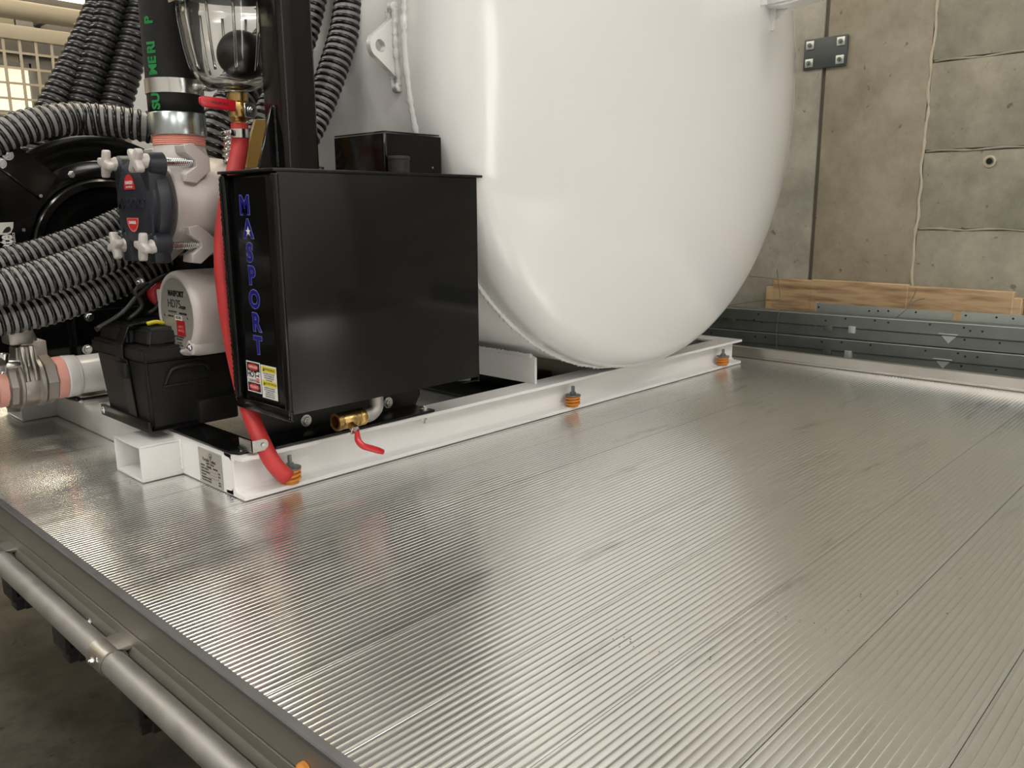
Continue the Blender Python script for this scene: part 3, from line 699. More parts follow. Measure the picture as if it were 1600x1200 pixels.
def strip(bm, pts, wdt, n_, thick):
    t = bmesh.new(); P = spline(pts, .004); F = frames(P); w_ = Vector(n_); rings = []
    for i, (p, tt, _, _) in enumerate(F):
        k = min(1, sin(min(1, (i+.5)/len(F)*1.02)*pi)*3.5); W = wdt*(k if i > len(F)/2 else 1)
        up = tt.cross(w_).normalized()
        rings.append([t.verts.new(p+w_*W+up*thick), t.verts.new(p-w_*W+up*thick), t.verts.new(p-w_*W-up*thick), t.verts.new(p+w_*W-up*thick)])
    for a, b in zip(rings, rings[1:]):
        for i in range(4): t.faces.new((a[i], a[(i+1) % 4], b[(i+1) % 4], b[i]))
    t.faces.new(rings[0][::-1]); t.faces.new(rings[-1])
    bmesh.ops.recalc_face_normals(t, faces=t.faces[:]); bmesh.ops.bevel(t, geom=t.edges[:], offset=.0012, segments=2, affect='EDGES'); merge(bm, t); return bm
hd0 = st+nrm*.007
q1 = at(560, 689, y=hd0.y-.012); q2 = at(568, 697, y=hd0.y-.020); q3 = at(598, 706, y=hd0.y-.022)
wv = V(.25, .62, .74).normalized()
bm = B(); strip(bm, [hd0-V(.012, 0, 0), hd0, hd0+V(.004, 0, -.003)], .010, V(0, .47, -.88), .0016); obj('lever_plate', bm, M['steelb'], dv)
bm = B(); tube(bm, spline([hd0+V(.001, -.002, -.004), q1, q2, (q2+q3)/2, q3], .004), lambda s: .0072*min(1, .75+1.2*s)*(1 if s < .93 else .85), 14); obj('lever', bm, M['redh'], dv, 'red dipped lever handle')
# mast post, shield and filler cap on the box
ZB = bz1+.006
pcx, pcy, ph = .166, .0, .040
mast = thing('mast_post', (pcx, pcy, ZB), 'square black steel mast post standing on the black box', 'post')
bm = B(); prism(bm, [V(pcx-ph, pcy-ph, ZB), V(pcx+ph, pcy-ph, ZB), V(pcx+ph, pcy+ph, ZB), V(pcx-ph, pcy+ph, ZB)], (0, 0, .75)); bmesh.ops.bevel(bm, geom=[e for e in bm.edges if abs(e.verts[0].co.z-e.verts[1].co.z) > .5], offset=.0105, segments=5, affect='EDGES', profile=.5)
obj('post_tube', bm, M['black'], mast, ang=60)
bm = B(); prism(bm, [V(pcx-ph+.002, pcy-.004, ZB), V(pcx-ph-.040, pcy-.004, ZB), V(pcx-ph-.040, pcy-.004, ZB+.012), V(pcx-ph-.006, pcy-.004, ZB+.128), V(pcx-ph+.002, pcy-.004, ZB+.128)], (0, .008, 0), .001, 1); gs = obj('gusset', bm, M['black'], mast)
bm = B(); tape_rope(bm, line((pcx-ph-.001, pcy-.007, ZB+.004), (pcx-ph-.001, pcy-.007, ZB+.13)), .0042, 5); tape_rope(bm, line((pcx-ph-.04, pcy-.006, ZB+.001), (pcx+ph, pcy-ph-.0, ZB+.001)), .004, 5); obj('weld_bead', bm, M['black'], gs, ang=80)
bm = B(); box(bm, (pcx+ph, pcy-.02, ZB), (pcx+ph+.022, pcy+.02, ZB+.012), .002); tape_rope(bm, line((pcx+ph+.002, pcy-ph, ZB+.002), (pcx+ph+.002, pcy+ph, ZB+.002)), .005, 5); obj('foot_weld', bm, M['black'], mast, ang=80)
sh0 = .343
bm = B(); box(bm, (sh0, -.08, ZB), (.507, .105, .771), .006, 3)
# hollow it from below: guard of three sheets
bm.free(); bm = B()
prism(bm, [V(sh0, .105, z) for z in (ZB,)]+[V(sh0, -.074, ZB), V(sh0+.0018, -.0785, ZB), V(sh0+.006, -.08, ZB), V(.507, -.08, ZB), V(.507, -.077, ZB), V(sh0+.007, -.077, ZB), V(sh0+.003, -.072, ZB), V(sh0+.003, .105, ZB)], (0, 0, .084), .0006, 1)
prism(bm, [V(sh0, .105, .768), V(sh0, -.076, .768), V(sh0+.004, -.08, .768), V(.503, -.08, .768), V(.503, .0, .768), V(.48, .105, .768)], (0, 0, .003), .001, 1)
hood = obj('filler_guard', bm, M['black'], None, 'glossy black bent steel guard standing on the black box beside the mast', 'guard')
bm = B(); c = at(676, 262, y=-.0805); cyl(bm, (c.x, -.0800, c.z), (c.x, -.0812, c.z), .0022, 12); obj('rivet', bm, M['zinc'], hood)
c = at(623, 252, y=-.106)
bm = B(); lathe(bm, [(.0235, 0), (.0235, .027), (.0245, .028), (.0245, .033), (.023, .035), (0, .035)], (c.x, -.106, ZB), (0, 0, 1), 32, rfun=lambda a: 1+.006*sin(16*a)); obj('filler_cap', bm, M['plastic'], cb, 'round black screw filler cap')

# ================================================================== SUCTION HOSE, VACUUM VALVE, PUMP
VY, VZ = .30, .620
HX = .0665
sh = thing('suction_hose', (HX, VY, .81), 'thick black woven suction hose with green lettering above the valve', 'hose')
bm = B(); tube(bm, spline([V(HX, VY, .815), V(HX, VY, .90), V(HX, VY, .98), V(HX, VY, 1.06), V(HX-.004, VY+.01, 1.14), V(HX-.012, VY+.03, 1.35)], .02), .0585, 40); obj('hose_wall', bm, M['hosefab'], sh)
bm = B(); lathe(bm, [(.0590, .852), (.0605, .853), (.0605, .883), (.0590, .884)], (HX, VY, 0), (0, 0, 1), 48, cap=False); box(bm, (HX+.03, VY-.075, .861), (HX+.058, VY-.05, .876), .003); cl = obj('hose_clamp', bm, M['steelb'], sh)
hexbolt(cl, (HX+.044, VY-.075, .868), (0, -1, 0), .006, .006)
bm = B(); lathe(bm, [(.0575, .766), (.0605, .768), (.0605, .812), (.0592, .814), (.0575, .814)], (HX, VY, 0), (0, 0, 1), 48); obj('coupling', bm, M['dzinc'], sh)
bm = B()
for i in range(5): lathe(bm, [(.0535, .745+i*.0042), (.0565, .747+i*.0042), (.0535, .7492+i*.0042)], (HX, VY, 0), (0, 0, 1), 40, cap=False)
obj('thread_tape', bm, M['pink'], sh)
# green letters read upwards round the hose
bm = B(); A0 = radians(203)
def hose_text(s, z0, size):
    t = textbm(s, size, V(0, 0, 0), ((1, 0, 0), (0, 1, 0)), ext=.0002, align='LEFT', off=.0012)
    for q in t.verts:
        a = A0-q.co.y/.0588; h = q.co.x; rr = .0594+q.co.z
        q.co = V(HX+rr*cos(a), VY+rr*sin(a), z0+h)
    merge(bm, t)
hose_text('SU', .818, .029); hose_text('ME', .888, .029); hose_text('RI', .931, .029); hose_text('P', .99, .029)
obj('lettering', bm, M['green'], sh, 'green printed letters')

vv = thing('vacuum_valve', (.10, VY, .5), 'pale cast alloy valve with dark blue cap and four star knobs', 'valve')
bm = B()
lathe(bm, [(.088, .010), (.092, .014), (.092, .05), (.098, .06), (.102, .09), (.104, .13), (.100, .18), (.09, .24), (.0, .245)], (0, VY, VZ), (1, 0, 0), 48)
lathe(bm, [(.060, .66), (.060, .718), (.056, .735), (.053, .748), (.0, .748)], (HX, VY, 0), (0, 0, 1), 40)
lathe(bm, [(.0, 0), (.045, .0), (.048, .02), (.048, .10)], (.19, VY-.02, .60), (0, 0, 1), 28)
obj('body', bm, M['castw'], vv)
CX = -.040
bm = B()
lathe(bm, [(.0, -.012), (.05, -.0115), (.085, -.007), (.092, -.002), (.092, .004), (.099, .008), (.101, .014), (.101, .030), (.097, .034), (0, .034)], (CX, VY, VZ), (1, 0, 0), 56, cap=False)
KN = [(.078, .086), (-.078, .086), (.072, -.090), (-.072, -.090)]
for ky, kz in KN:
    lathe(bm, [(.0, -.006), (.020, -.006), (.024, -.002), (.026, .030), (0, .032)], (CX, VY+ky*.93, VZ+kz*.93), (1, 0, 0), 24, cap=False)
    box(bm, (CX-.008, -.022, -.05), (CX+.030, .022, .012), .006, 2, Matrix.Translation((0, VY+ky*.9, VZ+kz*.9)) @ Matrix.Rotation(math.atan2(-ky, kz), 4, 'X') if False else Matrix.Translation((0, VY+ky*.84, VZ+kz*.84)))
for s in (-1, 1): tube(bm, [V(CX-.004, VY+s*(.070+.012*cos(a*.9)), VZ+.07*a) for a in [i/6 for i in range(-6, 7)]], .0035, 8)
cap_ = obj('cap', bm, M['navy'], vv, 'dark blue cap')
bm = textbm('MASPORT', .030, (CX-.0115, VY, VZ), NX, ext=.0025, off=.0012, spacing=1.02, xs=.98); obj('embossed_lettering', bm, M['navy'], cap_)
zc = VZ+.036; bm = B(); disc(bm, (CX-.0122, VY, zc-.006), NX, .028, .032, .0006, 20, 0, pi); s = obj('danger_sticker', bm, M['redstk'], cap_, 'red domed danger sticker')
bm = textbm('DANGER', .0095, (CX-.0132, VY, zc+.008), NX, ext=.0002, off=.0003); merge(bm, textbm('NO OPERAR', .006, (CX-.0132, VY, zc-.001), NX, ext=.0002)); obj('print', bm, M['whitestk'], s)
zc = VZ-.036; bm = B(); disc(bm, (CX-.0122, VY, zc+.006), NX, .030, .030, .0005, 20, pi, 2*pi); s = obj('danger_sticker', bm, M['pinkstk'], cap_, 'red danger sticker with pale rim')
bm = disc(B(), (CX-.0128, VY, zc+.004), NX, .025, .024, .0005, 20, pi, 2*pi); obj('field', bm, M['redstk'], s)
bm = textbm('DANGER', .009, (CX-.0136, VY, zc-.004), NX, ext=.0002, off=.0003); obj('print', bm, M['whitestk'], s)
for i, (ky, kz) in enumerate(KN):
    y, z = VY+ky, VZ+kz; rot = .3+i*.5
    bm = B(); xk = -.074
    P = []
    for k in range(8):
        a = rot+k*pi/4; w_ = .5
        if k % 2 == 0: P += [V(0, cos(a-.24)*.029, sin(a-.24)*.029), V(0, cos(a)*.031, sin(a)*.031), V(0, cos(a+.24)*.029, sin(a+.24)*.029)]
        else: P.append(V(0, cos(a)*.0125, sin(a)*.0125))
    prism(bm, [V(xk, y, z)+p for p in P], (.016, 0, 0), .003, 2)
    lathe(bm, [(.012, .014), (.0125, .022), (.0155, .026), (.0155, .036), (0, .038)], (xk, y, z), (1, 0, 0), 20, cap=False)
    kb = obj('star_knob', bm, M['castw'], vv)
    bm = B(); cyl(bm, (CX+.02, y, z), (CX+.108, y, z), .0078, 16)
    for q in range(14): lathe(bm, [(.0074, 0), (.0088, .0013), (.0074, .0026)], (CX+.034+q*.0043, y, z), (1, 0, 0), 14, cap=False)
    obj('stud', bm, M['zinc'], kb)
    # forked lug cast on the body: an open clevis with webs running back to the casting
    bm = B(); sy, sz = (1 if ky > 0 else -1), (1 if kz > 0 else -1); lx = .046
    prism(bm, [V(lx+a, y-.019, z+sz*b) for a, b in [(-.016, .036), (.004, .040), (.040, .012), (.040, -.016), (.006, -.044), (-.018, -.040), (-.016, -.024), (.008, -.008), (.008, .004), (-.014, .020)]], (0, .046, 0), .0012, 1)
    obj('lug', bm, M['castw'], vv)

pu = thing('vacuum_pump', (.14, VY, .27), 'round pale cast vacuum pump end with engraved nameplate', 'pump')
PX, PZ, PR = .024, .374, .0985
bm = B(); lathe(bm, [(.082, .0035), (.083, .0), (.088, -.001), (.093, .002), (.0968, .008), (PR, .018), (PR, .2), (.09, .21), (0, .21)], (PX, VY, PZ), (1, 0, 0), 64)
lathe(bm, [(.0, -.002), (.012, -.002), (.018, .003), (.021, .02), (.021, .08)], (PX, VY-.055, PZ-.072), (1, 0, 0), 20, cap=False)
box(bm, (PX+.004, VY+.083, PZ+.02), (PX+.05, VY+.104, PZ+.05), .003)
obj('casing', bm, M['castw'], pu)
hexbolt(pu, (PX-.002, VY-.062, PZ-.070), (-1, 0, 0), .006, .005)
bm = B(); lathe(bm, [(0, .0035), (.0815, .0035), (.0815, .0018), (0, .0018)], (PX, VY, PZ), (1, 0, 0), 56, cap=False); npt = obj('nameplate', bm, M['plateg'], pu, 'grey engraved pump nameplate')
pc2 = V(PX+.0012, VY, PZ)
def ptx(bm, s, size, dy, dz, off=0, al='CENTER'): merge(bm, textbm(s, size, pc2+V(0, -dy, dz), NX, ext=.0002, off=off, align=al))
bm = B(); ptx(bm, 'MASPORT', .0175, .004, .046, .0009); ptx(bm, 'HD75', .027, -.008, .022); ptx(bm, 'CCW', .009, .036, .016, .0006)
ptx(bm, 'VACUUM PUMP', .006, -.02, .004); ptx(bm, 'MADE IN USA', .006, .032, .002, .0003); ptx(bm, 'SERIAL NO', .006, -.03, -.007)
ptx(bm, '421762', .0085, .008, -.0085, .0004)
for i, s in enumerate(['REFER TO MANUAL', 'FOR SERVICE']): ptx(bm, s, .0055, .004, -.053-.006*i)
for i, s in enumerate(['OIL ONLY', 'KEEP CLEAN']): ptx(bm, s, .0055, .004, -.067-.006*i)
obj('engraving', bm, M['ink'], npt, kind='stuff')
bm = panel(B(), pc2+V(.0004, -.008, -.009), NX, .034, .011, .0003); obj('serial_label', bm, M['whitestk'], npt)
bm = panel(B(), pc2+V(.0004, -.016, -.032), NX, .042, .036, .0003); obj('red_block', bm, M['redp'], npt)
bm = B(); ptx(bm, 'SAFETY', .008, .016, -.029); ptx(bm, 'NOTICE', .008, .016, -.038)
obj('block_print', bm, M['pinkstk'], npt)
bm = B()
for a in (-.058, .058): cyl(bm, pc2+V(.001, a, -.006), pc2+V(-.002, a, -.006), .003, 12)
obj('screw', bm, M['zinc'], npt, kind='stuff')

# sight bowl with float, ball valve and red hose
BX, BY = .121, .146
sb = thing('sight_bowl', (BX, BY, .85), 'clear ribbed sight bowl holding a black float ball', 'bowl')
pr = [(.016, .846), (.020, .852), (.048, .857), (.066, .868), (.0765, .884), (.083, .905), (.089, .935), (.0955, .985), (.098, 1.022), (.1015, 1.028), (.102, 1.045), (.098, 1.050), (.098, 1.075)]
inn = [(.0925, 1.075), (.0925, 1.022), (.090, .985), (.0835, .935), (.0775, .905), (.071, .888), (.061, .874), (.045, .864), (.0, .861)]
bm = B(); lathe(bm, pr+inn, (BX, BY, 0), (0, 0, 1), 64, cap=False); bowl = obj('bowl', bm, M['glass'], sb, ang=50)
bm = B()
for i in range(12):
    a = 2*pi*i/12+.14; d = V(cos(a), sin(a), 0)
    tube(bm, [V(BX, BY, 0)+d*(r_+.0022)+V(0, 0, z_) for r_, z_ in [(.0755, .884), (.082, .905), (.088, .935), (.0945, .985), (.0965, 1.015)]], .0030, 8)
obj('rib', bm, M['glass'], bowl)
bm = B(); bc = at(388, 88, y=.152); bmesh.ops.create_uvsphere(bm, u_segments=40, v_segments=24, radius=.0525); bm.transform(Matrix.Translation((.152, .152, .9265))); obj('float_ball', bm, M['rubber'], sb)
bm = B(); lathe(bm, [(.095, 1.051), (.100, 1.052), (.100, 1.068), (.097, 1.078), (.097, 1.2), (0, 1.2)], (BX, BY, 0), (0, 0, 1), 48); obj('lid', bm, M['blackp'], sb)
bm = B(); box(bm, (BX-.118, BY-.02, 1.010), (BX-.098, BY+.02, 1.07), .004); obj('latch', bm, M['steelb'], sb)
BVX = .1305
bvv = thing('ball_valve', (BVX, BY, .78), 'brass ball valve with long red lever under the clear bowl', 'valve')
bm = B()
lathe(bm, [(.0, .853), (.017, .852), (.0225, .848), (.0225, .832), (.0195, .829), (.021, .822), (.021, .800), (.0185, .797), (.017, .793), (.0135, .79), (.0135, .77), (0, .77)], (BVX, BY, 0), (0, 0, 1), 28, cap=False)
cyl(bm, (BVX+.002, BY, .812), (BVX+.008, BY-.03, .812), .012, 18); obj('valve_body', bm, M['brass'], bvv)
bm = B(); hp = V(BVX+.008, BY-.031, .812); prism(bm, [hp+V(a, 0, b) for a, b in [(-.012, -.014), (.010, -.016), (.017, -.006), (.016, .010), (.004, .016), (-.012, .014)]], (0, -.003, 0), .001, 1); lp = obj('lever_plate', bm, M['zinc'], bvv)
hexbolt(lp, hp+V(.003, -.003, .001), (0, -1, 0), .0065, .006)
hl = at(308, 158, y=hp.y-.004); hr = at(366, 166, y=hp.y-.004)
bm = B(); d = (hr-hl).normalized(); n_ = V(-d.z, 0, d.x)
prism(bm, [hl+d*.002-n_*.004, hl+d*.010-n_*.0105, hr-n_*.0115, hr+n_*.0115, hl+d*.010+n_*.0115, hl+d*.002+n_*.008], (0, -.009, 0), .003, 3); lv = obj('lever', bm, M['redh'], bvv, 'red dipped lever handle')
bm = textbm('MASPORT', .0085, (hl*.45+hr*.55)+V(0, -.0092, 0), (tuple(d), tuple(n_)), ext=.0003); obj('print', bm, M['ink'], lv)
rh = thing('red_drain_hose', (BVX, .12, .03), 'long red rubber hose from the ball valve down past the black box to the deck', 'hose')
path = spline([V(BVX, BY, .787), V(BVX, BY, .76), at(374, 232, y=.148), at(367, 268, y=.136), at(354, 325, y=.122), at(348, 400, y=.114), at(353, 467, y=.110), at(361, 520, y=.110), at(374, 585, y=.104), at(389, 640, y=.075), at(409, 690, y=.014), at(428, 725, y=-.016), at(449, 746, y=-.026)], .012)
bm = B(); tube(bm, path, .0183, 22); obj('hose_wall', bm, M['redhose'], rh)
bm = B(); lathe(bm, [(.0185, .757), (.0198, .757), (.0198, .775), (.0185, .775)], (BVX, BY, 0), (0, 0, 1), 28, cap=False); box(bm, (BVX-.03, BY-.012, .760), (BVX-.017, BY+.004, .772), .002); obj('hose_clamp', bm, M['steelb'], rh)
# P clamp that ties the red hose to the mounting plate
pcl = at(407, 696, y=-.0135); bm = B()
w0, h0 = .040, .025
P = [pcl+V(-.020, 0, -h0/2), pcl+V(.006, 0, -h0/2)]+[pcl+V(.006+.013*cos(a), 0, .0125*sin(a)) for a in [radians(-70+20*i) for i in range(8)]]+[pcl+V(.006, 0, h0/2), pcl+V(-.020, 0, h0/2)]
prism(bm, P, (0, .0018, 0)); prism(bm, [V(pcl.x-.020, pcl.y, pcl.z-h0/2), V(pcl.x-.020, pcl.y, pcl.z+h0/2), V(pcl.x-.020, pcl.y+.052, pcl.z+h0/2), V(pcl.x-.020, pcl.y+.052, pcl.z-h0/2)], (.0018, 0, 0))
pk = obj('hose_clip', bm, M['steelb'], None, 'bright steel clip holding the red hose at the skid corner', 'clip')
hexbolt(pk, (pcl.x+.006, pcl.y, pcl.z), (0, -1, 0), .005, .003, washer=False)
# short red hose behind the battery box
bm = B(); tube(bm, spline([at(292, 535, y=.335), at(310, 555, y=.33), at(330, 572, y=.33), at(355, 584, y=.34), at(385, 588, y=.36)], .01), .0105, 16); obj('red_oil_line', bm, M['redhose'], None, 'thin red hose curving out from under the round pump end', 'hose')

# ================================================================== BATTERY BOX
bb = thing('battery_box', (.05, .44, ZT+.007), 'black plastic battery box with strapped lid on the left skid beam', 'battery box')
def frustum(bm, lo0, hi0, z0, lo1, hi1, z1, bev):
    t = bmesh.new()
    a = [t.verts.new((x, y, z0)) for x, y in ((lo0[0], lo0[1]), (hi0[0], lo0[1]), (hi0[0], hi0[1]), (lo0[0], hi0[1]))]
    b = [t.verts.new((x, y, z1)) for x, y in ((lo1[0], lo1[1]), (hi1[0], lo1[1]), (hi1[0], hi1[1]), (lo1[0], hi1[1]))]
    t.faces.new(a[::-1]); t.faces.new(b)
    for i in range(4): t.faces.new((a[i], a[(i+1) % 4], b[(i+1) % 4], b[i]))
    bmesh.ops.bevel(t, geom=t.edges[:], offset=bev, segments=3, affect='EDGES'); merge(bm, t); return bm
zb = ZT+.009
bm = B(); frustum(bm, (-.046, .322), (.150, .562), zb, (-.058, .302), (.162, .580), .275, .008)
box(bm, (.060, .298, zb), (.158, .33, zb+.058), .005); obj('case', bm, M['plastic'], bb)
bm = B(); frustum(bm, (-.066, .294), (.170, .588), .270, (-.065, .295), (.169, .587), .302, .006)
frustum(bm, (-.040, .318), (.150, .556), .300, (-.030, .326), (.144, .548), .342, .008); frustum(bm, (-.052, .40), (-.02, .57), .300, (-.046, .41), (-.02, .56), .338, .006); obj('lid', bm, M['plastic'], bb)
bm = B()
yst = .405
sp_ = [V(-.0495, yst, zb+.002), V(-.0605, yst, .268), V(-.0685, yst, .274), V(-.0675, yst, .305), V(-.049, yst, .345), V(-.02, yst, .349), V(.06, yst, .351)]
for a, b in zip(sp_, sp_[1:]):
    dd = (b-a).normalized(); nn = V(-dd.z, 0, dd.x)
    prism(bm, [a-V(0, .021, 0), b-V(0, .021, 0), b+V(0, .021, 0), a+V(0, .021, 0)], nn*.003, .0008, 1)
obj('strap', bm, M['rubber'], bb)
bm = B(); box(bm, (-.074, yst-.026, .225), (-.062, yst+.026, .262), .003); obj('strap_buckle', bm, M['plastic'], bb)
bm = B(); box(bm, (-.058, .312, ZT+.008), (-.050, .590, ZT+.034), .0012); box(bm, (-.058, .312, ZT+.007), (.16, .590, ZT+.0098), .0008); tr = obj('tray', bm, M['blackp'], bb)
hexbolt(tr, (-.050, .575, ZT+.021), (-1, 0, 0), .010, .010)
bm = B(); hy = .309
tube(bm, spline([V(-.012, hy, .214), V(-.004, hy-.012, .240), V(.012, hy-.014, .251), V(.075, hy-.014, .253), V(.09, hy-.010, .235)], .006), .0045, 10); box(bm, (-.018, hy-.003, .206), (.096, hy+.010, .212), .003); obj('grip', bm, M['plastic'], bb)

# ================================================================== DARK MACHINERY BEHIND
eng = thing('engine', (.25, .62, ZT), 'dark engine block in the shade behind the valve and pump', 'engine')
bm = B(); box(bm, (.13, .44, ZT), (.42, .74, .50), .015); box(bm, (.17, .42, .30), (.36, .45, .46), .01)
for i in range(8): box(bm, (.11, .46, .16+i*.035), (.135, .70, .172+i*.035), .003)
cyl(bm, (.24, .42, .24), (.24, .36, .24), .05, 24); obj('block', bm, M['blackp'], eng)
bm = B(); c = at(246, 460, y=.44); lathe(bm, [(.0, 0), (.03, 0), (.034, .004), (.034, .05), (.03, .055), (0, .055)], (c.x+.02, .46, c.z), (-.3, -1, 0), 24, cap=False); obj('red_filter', bm, M['redp'], eng, 'dark red round filter')
hexbolt(eng, at(219, 441, y=.44), (-1, -.4, 0), .009, .008)
bm = B()
for pts in ([(150, 515), (190, 490), (215, 462), (240, 440), (262, 430)], [(200, 500), (222, 478), (210, 455), (232, 444)], [(232, 490), (246, 480), (250, 470)]):
    tube(bm, spline([at(x, y, y=.41) for x, y in pts], .01), .0062, 10)
obj('battery_cable', bm, M['rubber'], None, 'loose black cables between the battery box and the engine', 'cable')
bm = B(); tube(bm, spline([at(230, 506, y=.37), at(244, 503, y=.37), at(256, 505, y=.37)], .005), .005, 10); obj('terminal_cap', bm, M['yellow'], None, 'small yellow cable end on top of the battery box', 'cable end')
# ochre bracket seen between mast and bowl
bm = B(); a_ = [at(386, 262, y=.22), at(402, 262, y=.22), at(421, 186, y=.22), at(400, 186, y=.22), at(390, 222, y=.22)]
prism(bm, a_, (0, .012, 0), .001, 1); obj('ochre_bracket', bm, M['ochre'], None, 'ochre painted steel bracket behind the red hose and mast', 'bracket')
# hose reel
RY = .90
reel = thing('hose_reel', (.115, RY, ZT), 'large glossy black hose reel with round flange and white logo', 'hose reel')
rc = V(.118, RY, .492)
bm = B(); lathe(bm, [(.315, 0), (.318, -.004), (.318, -.012), (.300, -.016), (.285, -.010), (.250, -.008), (.05, -.008), (0, -.008)], rc+V(0, .02, 0), (0, 1, 0), 96, cap=False)
lathe(bm, [(.315, .02), (.318, .024), (.318, .034), (0, .034)], rc, (0, 1, 0), 96, cap=False); obj('flange', bm, M['black'], reel)
bm = B(); lathe(bm, [(.250, .012), (.250, -.010), (.246, -.013), (.206, -.013), (.203, -.010), (.200, -.022), (.195, -.026), (.180, -.026), (.175, -.020), (.172, .012)], rc+V(0, -.002, 0), (0, 1, 0), 96, cap=False); rg = obj('hub_ring', bm, M['black'], reel)
for k in range(14):
    a = radians(137+k*360/14); hexbolt(rg, rc+V(.226*cos(a), -.015, .226*sin(a)), (0, -1, 0), .0095, .006, washer=False)
bm = B(); lathe(bm, [(.172, .010), (.165, .014), (.10, .016), (.04, .006), (0, .006)], rc+V(0, -.012, 0), (0, 1, 0), 64, cap=False); obj('hub_dish', bm, M['black'], reel)
# frame plate on the left with its slanted edge and the panel below
d0, d1, d2 = at(22, 224, y=RY-.02), at(90, 275, y=RY-.02), at(60, 300, y=RY-.02)
bm = B(); prism(bm, [V(d0.x-.5, RY-.022, .80), V(d0.x, RY-.022, d0.z), V(d1.x, RY-.022, d1.z), V(-.06, RY-.022, .60), V(-.10, RY-.022, .50), V(-.09, RY-.022, .36), V(-.09, RY-.022, ZT+.1), V(-.6, RY-.022, ZT+.1)], (0, .008, 0), .0012, 1); fp = obj('frame_plate', bm, M['black'], reel)
for px, py in ((12, 242), (1, 255)): hexbolt(fp, at(px, py, y=RY-.022), (0, -1, 0), .010, .008)
bm = B(); tube(bm, [d0+V(-.05, -.004, -.055), d1+V(-.05, -.004, -.06)], .003, 8); obj('edge_bead', bm, M['black'], fp)
bm = B(); box(bm, (-.6, RY-.030, .11), (.34, RY-.020, .335), .002); fx = at(121, 530, y=RY-.05).x
box(bm, (fx-.006, RY-.055, .14), (fx+.002, RY-.028, .345), .001); box(bm, (.29, RY-.05, .11), (.3, RY-.02, .34), .001); lpn = obj('lower_panel', bm, M['black'], reel)
for px, py in ((139, 495), (136, 546)): hexbolt(lpn, at(px, py, y=RY-.030), (0, -1, 0), .010, .008)
bm = B(); box(bm, (-.6, RY-.02, .322), (.30, RY+.45, .334), .002); obj('shade_plate', bm, M['blackp'], reel)  # unseen plate added to keep overhead light off the deck behind the panel
bm = B(); lathe(bm, [(.18, .04), (.18, .42), (.31, .425), (.31, .44), (0, .44)], rc, (0, 1, 0), 64); obj('drum', bm, M['blackp'], reel)
bm = B()
for xx in (-.45, .25): box(bm, (xx-.03, RY-.02, ZT+.0005 if xx > 0 else .0025), (xx+.03, RY+.12, .2), .003)
obj('foot', bm, M['blackp'], reel)
# white logo: a panel with a drop and part of a word reading upwards
UP = ((0, 0, 1), (-1, 0, 0))
def lg(px, py): return at(px, py, y=RY-.0228)
bm = B(); q = [lg(*p) for p in [(-24, 349), (21, 347), (20.5, 356), (17, 364), (11, 367), (-24, 367)]]
prism(bm, q, (0, -.0006, 0)); logo = obj('logo', bm, M['whitestk'], reel, 'white logo with a dark drop')
bm = B(); q = [lg(*p) for p in [(3.5, 364), (6, 359), (10, 355), (14, 354), (16.5, 356), (17, 359), (15, 362), (12, 363.5)]]; prism(bm, [p+V(0, -.0008, 0) for p in q], (0, -.0005, 0)); obj('drop', bm, M['ink'], logo)
bm = textbm('ate', .046, lg(9.5, 378)+V(.0, -.0004, 0), ((0, 0, 1), (-1, 0, 0)), ext=.0002, off=.0016, xs=.62); merge(bm, textbm('hydraulics', .012, lg(22, 378)+V(0, -.0004, 0), ((0, 0, 1), (-1, 0, 0)), ext=.0001)); obj('logo_lettering', bm, M['whitestk'], reel, 'white lettering reading upwards')

# white suction pipe with cast valve
WY, WZ, WR = .77, .18, .054
wx = lambda px: -.094+(px-90)*.00163
wp = thing('white_pipe', (.03, WY, WZ-WR), 'white painted pipe behind the battery box, joined to the cast valve', 'pipe')
bm = B(); lathe(bm, [(WR-.003, wx(116)), (WR-.003, .25)], (0, WY, WZ), (1, 0, 0), 40); obj('pipe_wall', bm, M['whitef'], wp)
bm = B(); lathe(bm, [(WR-.001, wx(98)), (WR+.002, wx(100)), (WR+.001, wx(113)), (WR-.002, wx(117))], (0, WY, WZ), (1, 0, 0), 40); obj('sleeve', bm, M['whitef'], wp)
bm = B(); tape_rope(bm, [V(wx(118), WY+(WR-.002)*cos(a), WZ+(WR-.002)*sin(a)) for a in [2*pi*i/60 for i in range(61)]], .0022, 3); obj('seam', bm, M['castw'], wp)
bm = B(); lathe(bm, [(WR-.002, wx(82)), (WR+.001, wx(84)), (WR+.001, wx(97)), (WR-.002, wx(99))], (0, WY, WZ), (1, 0, 0), 40); obj('thread_tape', bm, M['pink'], wp)
cv = thing('cast_valve', (wx(45), WY, WZ-.066), 'stainless cast ball valve with pink taped threads at far left', 'valve')
hexf = lambda a: 1/max(cos((a % (pi/4))-pi/8), .92)*.97
bm = B()
lathe(bm, [(WR, wx(64)), (WR+.006, wx(66)), (WR+.006, wx(80)), (WR, wx(83))], (0, WY, WZ), (1, 0, 0), 48, rfun=hexf)
lathe(bm, [(WR, wx(12)), (WR+.006, wx(15)), (WR+.006, wx(24)), (WR, wx(27))], (0, WY, WZ), (1, 0, 0), 48, rfun=hexf)
lathe(bm, [(WR-.004, wx(22)), (WR+.002, wx(25)), (WR+.011, wx(28)), (WR+.011, wx(32)), (WR+.006, wx(34)), (WR+.008, wx(42)), (WR+.006, wx(54)), (WR+.011, wx(57)), (WR+.011, wx(62)), (WR+.002, wx(66))], (0, WY, WZ), (1, 0, 0), 48)
frustum(bm, (wx(27), WY-.045), (wx(63), WY+.045), WZ+.02, (wx(33), WY-.036), (wx(57), WY+.036), WZ+.105, .012)
